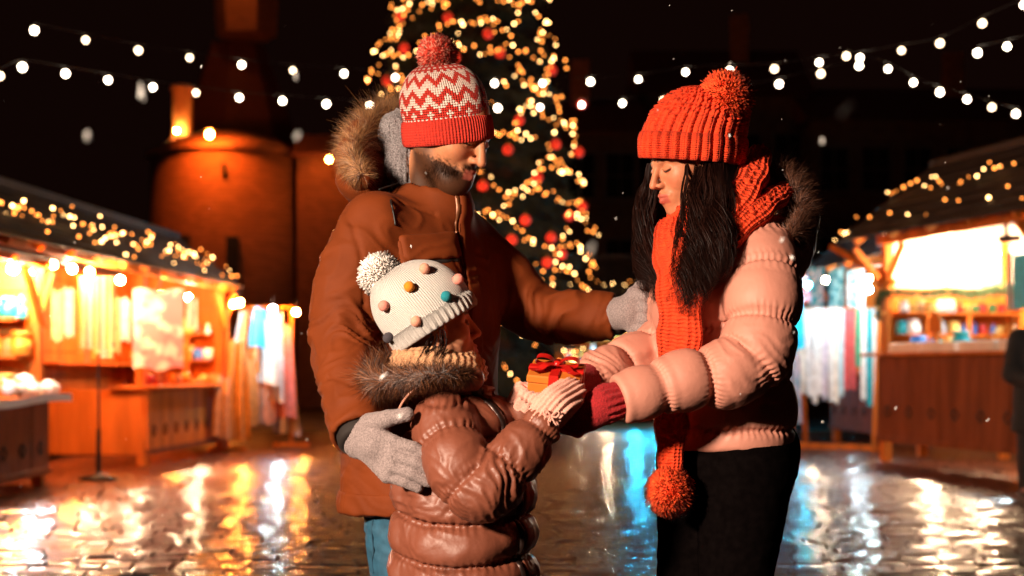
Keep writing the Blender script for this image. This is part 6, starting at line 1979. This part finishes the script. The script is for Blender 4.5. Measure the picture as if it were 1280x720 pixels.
# small felt balls sewn on the hat: find the hat surface along each sight line
HV = V0 = dome(cp, 200, cR_, cc_, chat_disp, 1.0, 0.94)[0]
def on_hat(px, py):
    d = HV - np.array((0, 0, EYE)); 
    sx = 640 + d[:, 0] / d[:, 1] * FPX; sy = HORIZON - d[:, 2] / d[:, 1] * FPX
    e = (sx - px) ** 2 + (sy - py) ** 2
    i = np.argsort(e)[:12]
    return HV[i[np.argmin(HV[i, 1])]]
for (px, py, col, nm) in ((512, 358, (0.70, 0.22, 0.01), 'mustard'), (481, 382, (0.75, 0.26, 0.20), 'rose'), (521, 402, (0.72, 0.30, 0.20), 'peach'), (557, 371, (0.008, 0.20, 0.24), 'teal'),
                          (488, 420, (0.05, 0.04, 0.05), 'charcoal'), (532, 338, (0.75, 0.30, 0.22), 'peach'), (571, 351, (0.75, 0.26, 0.20), 'rose')):
    p = on_hat(px, py); nn = unit(p - (cc_ + cax * 0.06))
    B = Build().lathe([(0.001, -0.0125), (0.008, -0.0095), (0.0122, -0.0015), (0.0115, 0.0055), (0.0075, 0.0105), (0.001, 0.0128)], 16, p + nn * 0.007, axis_frame(nn, (0.2, 0.4, 0.8)))
    B.obj('felt_ball', mat('felt_' + nm, col, 0.95, 0.15, 300, 0.6, 600, sheen=0.4), hatc, True)
# a few stray hairs under the hat
hair_locks('hair', [[W(543, 418, 3.085), W(541, 426, 3.075), W(536, 436, 3.075), W(530, 446, 3.08)], [W(552, 412, 3.085), W(554, 424, 3.075), W(552, 436, 3.075), W(546, 448, 3.08)]], 60, [0.008, 0.006], child, 9, 0.001, 0.002)
# leggings and boots
cl = Field((-0.36, 3.0, 0.03), (0.14, 3.42, 0.62), 0.010)
for h in (chR, chL):
    cl.add(cone(h, h + F_C * 0.02 + (0, 0, -0.26), 0.072, 0.056), 0.02); cl.add(cone(h + F_C * 0.02 + (0, 0, -0.26), h + (0, 0, -0.46), 0.056, 0.048), 0.02)
skin_mesh('trousers', cl, mat('dark_trousers', (0.02, 0.015, 0.02), 0.8), child)
for h in (chR, chL):
    shoe('shoe', (h[0], h[1], 0), F_C, 0.20, M_BOOT, child)
# pink mittens
M_PMIT = mat('pink_rib_knit', (0.74, 0.36, 0.28), 0.9, 0.15, 260, 0.7, 320, sheen=0.3, bdist=0.003)
def mitten(name, wr, palm, tip, thumb, rad, parent, nrm):
    P = np.array([wr, palm, tip, thumb])
    f = Field(P.min(0) - 0.06, P.max(0) + 0.06, 0.0028)
    ax = unit(tip - wr); R = np.stack([unit(np.cross(nrm, ax)), np.cross(ax, unit(np.cross(nrm, ax))), ax], 1)
    f.add(cone(wr - ax * 0.012, wr + ax * 0.02, 0.031, 0.034), 0)
    L = np.linalg.norm(tip - palm)
    f.add(ell(palm, (rad, rad * 0.62, L * 0.75), R), 0.012)
    f.add(ell(palm * 0.45 + tip * 0.55, (rad * 0.92, rad * 0.55, L * 0.62), R), 0.014)
    f.add(cone(wr, palm, 0.030, 0.030), 0.02)
    f.add(cone(palm * 0.7 + wr * 0.3, thumb, 0.019, 0.0125), 0.012)
    def dsp(V, n):
        q = (V - palm) @ R
        m = sstep(0.018, 0.006, seg_dist(V, [palm * 0.35 + thumb * 0.65, thumb]))
        return (1 - m) * 0.0030 * np.cos(q[:, 0] * 2 * PI / 0.0115 + 0.4 * np.sin(q[:, 2] * 40)) + 0.0010 * np.sin(q[:, 2] * 2 * PI / 0.006)
    return skin_mesh(name, f, M_PMIT, parent, disp=dsp)
mt = mitten('mitten', W(680, 524, 3.03), W(696, 505, 3.03), W(720, 484, 3.07), W(655, 493, 3.05), 0.040, child, np.array((-0.25, -0.9, 0.35)))
bow_c = W(689, 520, 2.985)
B = Build()
for a in (0.3, 2.6):
    d = np.array((math.cos(a), -0.1, math.sin(a)))
    B.tube(spline([bow_c, bow_c + d * 0.012 + (0, 0, 0.006), bow_c + d * 0.018, bow_c + d * 0.011 - np.array((0, 0, 0.006)), bow_c], 14), 0.0022, 6)
B.tube(spline([bow_c, bow_c + (0.006, -0.002, -0.012), bow_c + (0.012, -0.001, -0.020)], 8), 0.002, 6)
B.tube(spline([bow_c, bow_c + (-0.006, -0.002, -0.010), bow_c + (-0.004, -0.001, -0.020)], 8), 0.002, 6)
B.obj('mitten_bow', M_PMIT, mt, True)
mitten('mitten', W(652, 512, 3.19), W(656, 500, 3.18), W(672, 486, 3.17), W(650, 484, 3.16), 0.034, child, np.array((-0.9, 0.1, 0.3)))

# ------------------------------------------------------------------ THE GIFT
gc = W(695, 478, 3.13)
gR = axis_frame((0.05, -0.36, 0.93), (0.96, -0.22, 0.13))
gift = thing('gift_box', 'small orange wrapped gift box tied with red ribbon, held in mittened hands', 'gift', tuple(gc))
gx, gy, gz = 0.056, 0.050, 0.030
M_PAPER = mat('orange_wrapping_paper', (0.62, 0.17, 0.02), 0.45, 0.08, 14, 0.15, 60)
M_RIB = mat('red_satin_ribbon', (0.55, 0.012, 0.008), 0.3, 0.1, 20)
Build().box(gc - gR[:, 2] * 0.008, (gx, gy, gz - 0.008), gR, 0.003).obj('box', M_PAPER, gift)
Build().box(gc + gR[:, 2] * 0.022, (gx + 0.003, gy + 0.003, 0.009), gR, 0.003).obj('lid', M_PAPER, gift)
B = Build()
B.box(gc + gR[:, 2] * 0.0015, (0.011, gy + 0.0055, gz + 0.004), gR, 0.002)
B.obj('ribbon', M_RIB, gift)
Build().box(gc + gR[:, 2] * 0.001, (gx + 0.0052, 0.011, gz + 0.0045), gR, 0.002).obj('ribbon', M_RIB, gift)
bt = gc + gR[:, 2] * (gz + 0.006)
def ribbon_loop(path, w, side):
    P = spline(path, 22)
    B = Build()
    pr = np.stack([P - np.asarray(side) * w / 2, P + np.asarray(side) * w / 2], 1)
    pr2 = pr + np.array((0, 0, 0.0012))
    B.grid(pr); B.grid(pr2[:, ::-1])
    return B
gp = lambda x, y, z: bt + gR @ np.array((x, y, z))
for sx in (-1, 1):
    ribbon_loop([gp(0, 0, 0.004), gp(sx * 0.018, 0.004, 0.020), gp(sx * 0.042, 0.006, 0.020), gp(sx * 0.047, 0.004, 0.008), gp(sx * 0.028, 0.0, 0.003), gp(0, 0, 0.006)], 0.022, gR[:, 1]).obj('bow_loop', M_RIB, gift, True)
    ribbon_loop([gp(0, 0, 0.005), gp(sx * 0.02, -0.018, 0.010), gp(sx * 0.035, -0.034, 0.004), gp(sx * 0.052, -0.048, 0.006)], 0.018, unit(gR[:, 1] + gR[:, 0] * sx)).obj('ribbon_tail', M_RIB, gift, True)
Build().lathe([(0.003, -0.006), (0.008, -0.004), (0.009, 0.002), (0.006, 0.007), (0.002, 0.008)], 12, gp(0, 0, 0.007), gR).obj('bow_knot', M_RIB, gift, True)
# ------------------------------------------------------------------ floodlight on its pole, beside the photographer
fl = thing('floodlight', 'floodlight on a dark steel pole beside the square', 'lamp', (LAMP_AT[0] - 0.25, LAMP_AT[1] - 0.2, 0))
M_STEEL = mat('dark_steel', (0.03, 0.028, 0.027), 0.4, metal=0.7)
aim = unit(np.array((-0.02, 3.35, 1.25)) - np.array(LAMP_AT))
base_p = np.array((LAMP_AT[0] - 0.25, LAMP_AT[1] - 0.2, 0.0))
Build().tube([base_p, base_p + (0, 0, 3.9)], [0.05, 0.04], 12).obj('pole', M_STEEL, fl, True)
Build().lathe([(0.14, 0.0), (0.14, 0.03), (0.06, 0.06)], 16, base_p).obj('foot', M_STEEL, fl)
Ra = axis_frame(aim)
Build().lathe([(0.05, -0.20), (0.12, -0.17), (0.16, -0.02), (0.165, 0.02), (0.15, 0.02), (0.11, -0.10), (0.04, -0.12)], 20, np.array(LAMP_AT) - aim * 0.03, Ra).obj('lamp_housing', M_STEEL, fl, True)
Build().bar(base_p + (0, 0, 3.8), np.array(LAMP_AT) - aim * 0.2, 0.04).obj('bracket', M_STEEL, fl)
key_o = bpy.data.objects.new('floodlight_beam', key)
COL.objects.link(key_o)
key_o.location = LAMP_AT
key_o.rotation_euler = Vector(-aim).to_track_quat('Z', 'Y').to_euler()
M_LEATHER = mat('black_leather', (0.012, 0.010, 0.009), 0.4)
# ------------------------------------------------------------------ passer-by half hidden at the garland stall
pb = W(1302, 560, 12.2)
passer = thing('person', 'passer-by in dark coat and teal scarf standing at the edge of the garland stall', 'person', (pb[0], pb[1], 0))
pf = Field((pb[0] - 0.42, pb[1] - 0.4, 0), (pb[0] + 0.42, pb[1] + 0.4, 1.76), 0.018)
for s in (-1, 1):
    pf.add(cone((pb[0] + 0.10 * s, pb[1], 0.85), (pb[0] + 0.11 * s, pb[1] + 0.02, 0.06), 0.10, 0.06), 0.02)
    pf.add(ell((pb[0] + 0.11 * s, pb[1] - 0.06, 0.045), (0.05, 0.13, 0.05)), 0.02)
    pf.add(cone((pb[0] + 0.19 * s, pb[1], 1.36), (pb[0] + 0.25 * s, pb[1] - 0.02, 1.05), 0.07, 0.06), 0.03)
    pf.add(cone((pb[0] + 0.25 * s, pb[1] - 0.02, 1.05), (pb[0] + 0.15 * s, pb[1] - 0.24, 1.0), 0.055, 0.04), 0.03)
    for k in range(5):
        pf.add(cone((pb[0] + 0.15 * s, pb[1] - 0.25, 1.0), (pb[0] + (0.15 - 0.02 * (k - 2)) * s, pb[1] - 0.31, 0.98 + 0.012 * k), 0.03, 0.012), 0.012)
pf.add(cone((pb[0], pb[1], 0.86), (pb[0], pb[1], 1.32), 0.15, 0.17), 0.05)
pf.add(cone((pb[0], pb[1], 1.38), (pb[0], pb[1] - 0.01, 1.52), 0.07, 0.055), 0.04)
pf.add(ell((pb[0], pb[1] - 0.015, 1.61), (0.078, 0.098, 0.12)), 0.02)
pf.add(cone((pb[0], pb[1] - 0.10, 1.62), (pb[0], pb[1] - 0.125, 1.585), 0.010, 0.014), 0.01)
skin_mesh('body', pf, mat('passer_skin', (0.45, 0.2, 0.12), 0.6), passer)
tf = Field((pb[0] - 0.3, pb[1] - 0.3, 0.05), (pb[0] + 0.3, pb[1] + 0.3, 0.95), 0.016)
for s in (-1, 1):
    tf.add(cone((pb[0] + 0.10 * s, pb[1], 0.85), (pb[0] + 0.11 * s, pb[1] + 0.02, 0.12), 0.115, 0.085), 0.02)
    shoe('shoe', (pb[0] + 0.11 * s, pb[1] + 0.02, 0), (0, -1, 0), 0.27, M_LEATHER, passer)
skin_mesh('trousers', tf, mat('passer_trousers', (0.012, 0.009, 0.009), 0.85), passer)
cf = Field((pb[0] - 0.42, pb[1] - 0.4, 0.5), (pb[0] + 0.42, pb[1] + 0.4, 1.5), 0.018)
cf.add(loftp([(0.55, pb[0], pb[1], .25, .20), (0.9, pb[0], pb[1], .23, .18), (1.2, pb[0], pb[1], .24, .18), (1.38, pb[0], pb[1], .20, .14), (1.46, pb[0], pb[1], .1, .09)], (0, -1, 0), 2.2))
for s in (-1, 1):
    cf.add(cone((pb[0] + 0.19 * s, pb[1], 1.35), (pb[0] + 0.26 * s, pb[1] - 0.02, 1.05), 0.095, 0.08), 0.03)
    cf.add(cone((pb[0] + 0.26 * s, pb[1] - 0.02, 1.05), (pb[0] + 0.16 * s, pb[1] - 0.22, 1.0), 0.08, 0.065), 0.03)
skin_mesh('coat', cf, mat('black_wool_coat', (0.012, 0.010, 0.010), 0.9), passer, disp=lambda V, n: 0.01 * fbm(V * 6, 2))
sf_ = Field((pb[0] - 0.2, pb[1] - 0.25, 1.3), (pb[0] + 0.2, pb[1] + 0.2, 1.6), 0.014)
sf_.add(tubep([np.array((pb[0] + 0.09 * math.cos(a), pb[1] - 0.01 + 0.09 * math.sin(a), 1.47)) for a in np.linspace(0, 2 * PI, 11)], [0.05] * 11), 0)
skin_mesh('scarf', sf_, mat('teal_wool', (0.01, 0.22, 0.27), 0.9), passer)
sh_ = Field((pb[0] - 0.2, pb[1] - 0.2, 1.55), (pb[0] + 0.2, pb[1] + 0.2, 1.82), 0.014)
sh_.add(ell((pb[0], pb[1], 1.67), (0.098, 0.115, 0.10)), 0); sh_.add(boxp((pb[0], pb[1], 1.55), (0.2, 0.2, 0.075)), 0.01, True)
skin_mesh('knit_cap', sh_, mat('dark_cap', (0.03, 0.02, 0.02), 0.9), passer)

# ------------------------------------------------------------------ falling snow
M_SNOW = mat('snowflake', (0.85, 0.82, 0.80), 0.8, 0.02)
def flake_mesh(seed):
    gg = np.random.default_rng(seed)
    B = Build()
    for k in range(5):
        a = k * PI / 5 + gg.normal() * 0.2
        d = np.array((math.cos(a), gg.normal() * 0.4, math.sin(a)))
        B.tube([-d * 0.9, d * 0.9], [0.22, 0.22], 5)
    B.lathe([(0.1, -0.5), (0.45, -0.3), (0.55, 0), (0.45, 0.3), (0.1, 0.5)], 8)
    me = B.mesh('snowflake', True); me.materials.append(M_SNOW)
    return me
flakes = [flake_mesh(s) for s in range(4)]
gg = np.random.default_rng(81)
spots = [(110, 170, 1.35, 0.0075), (372, 170, 1.35, 0.0070), (178, 115, 1.5, 0.0070), (740, 312, 1.3, 0.0085), (1028, 176, 1.6, 0.0055), (1058, 137, 1.1, 0.0060), (185, 625, 0.80, 0.0075), (232, 600, 1.4, 0.0060), (430, 572, 1.1, 0.004), (978, 300, 2.0, 0.0065), (990, 322, 2.2, 0.006), (910, 225, 0.85, 0.0070), (500, 520, 2.0, 0.006),
         (370, 95, 1.7, 0.004), (480, 470, 2.2, 0.0065), (850, 640, 0.9, 0.004), (560, 712, 1.0, 0.005), (1185, 235, 2.2, 0.003), (1120, 510, 2.4, 0.003), (1235, 525, 2.4, 0.003)]
for _ in range(60):
    spots.append((gg.uniform(0, 1280), gg.uniform(0, 720), gg.uniform(2.2, 6.0), gg.uniform(0.0018, 0.0030)))
for i, (px, py, d, r) in enumerate(spots):
    o = bpy.data.objects.new('snowflake', flakes[i % 4]); COL.objects.link(o)
    o.location = tuple(W(px, py, d)); o.scale = (r * 0.5, r * 0.5, r * rnd.choice((0.68, 0.68, 1.4))); o.rotation_euler = (gg.uniform(0, 1), gg.uniform(-0.6, 0.6), gg.uniform(0, 3))
    tag(o, 'small white snowflake drifting down through the night air', 'snowflake', 'falling snowflakes')
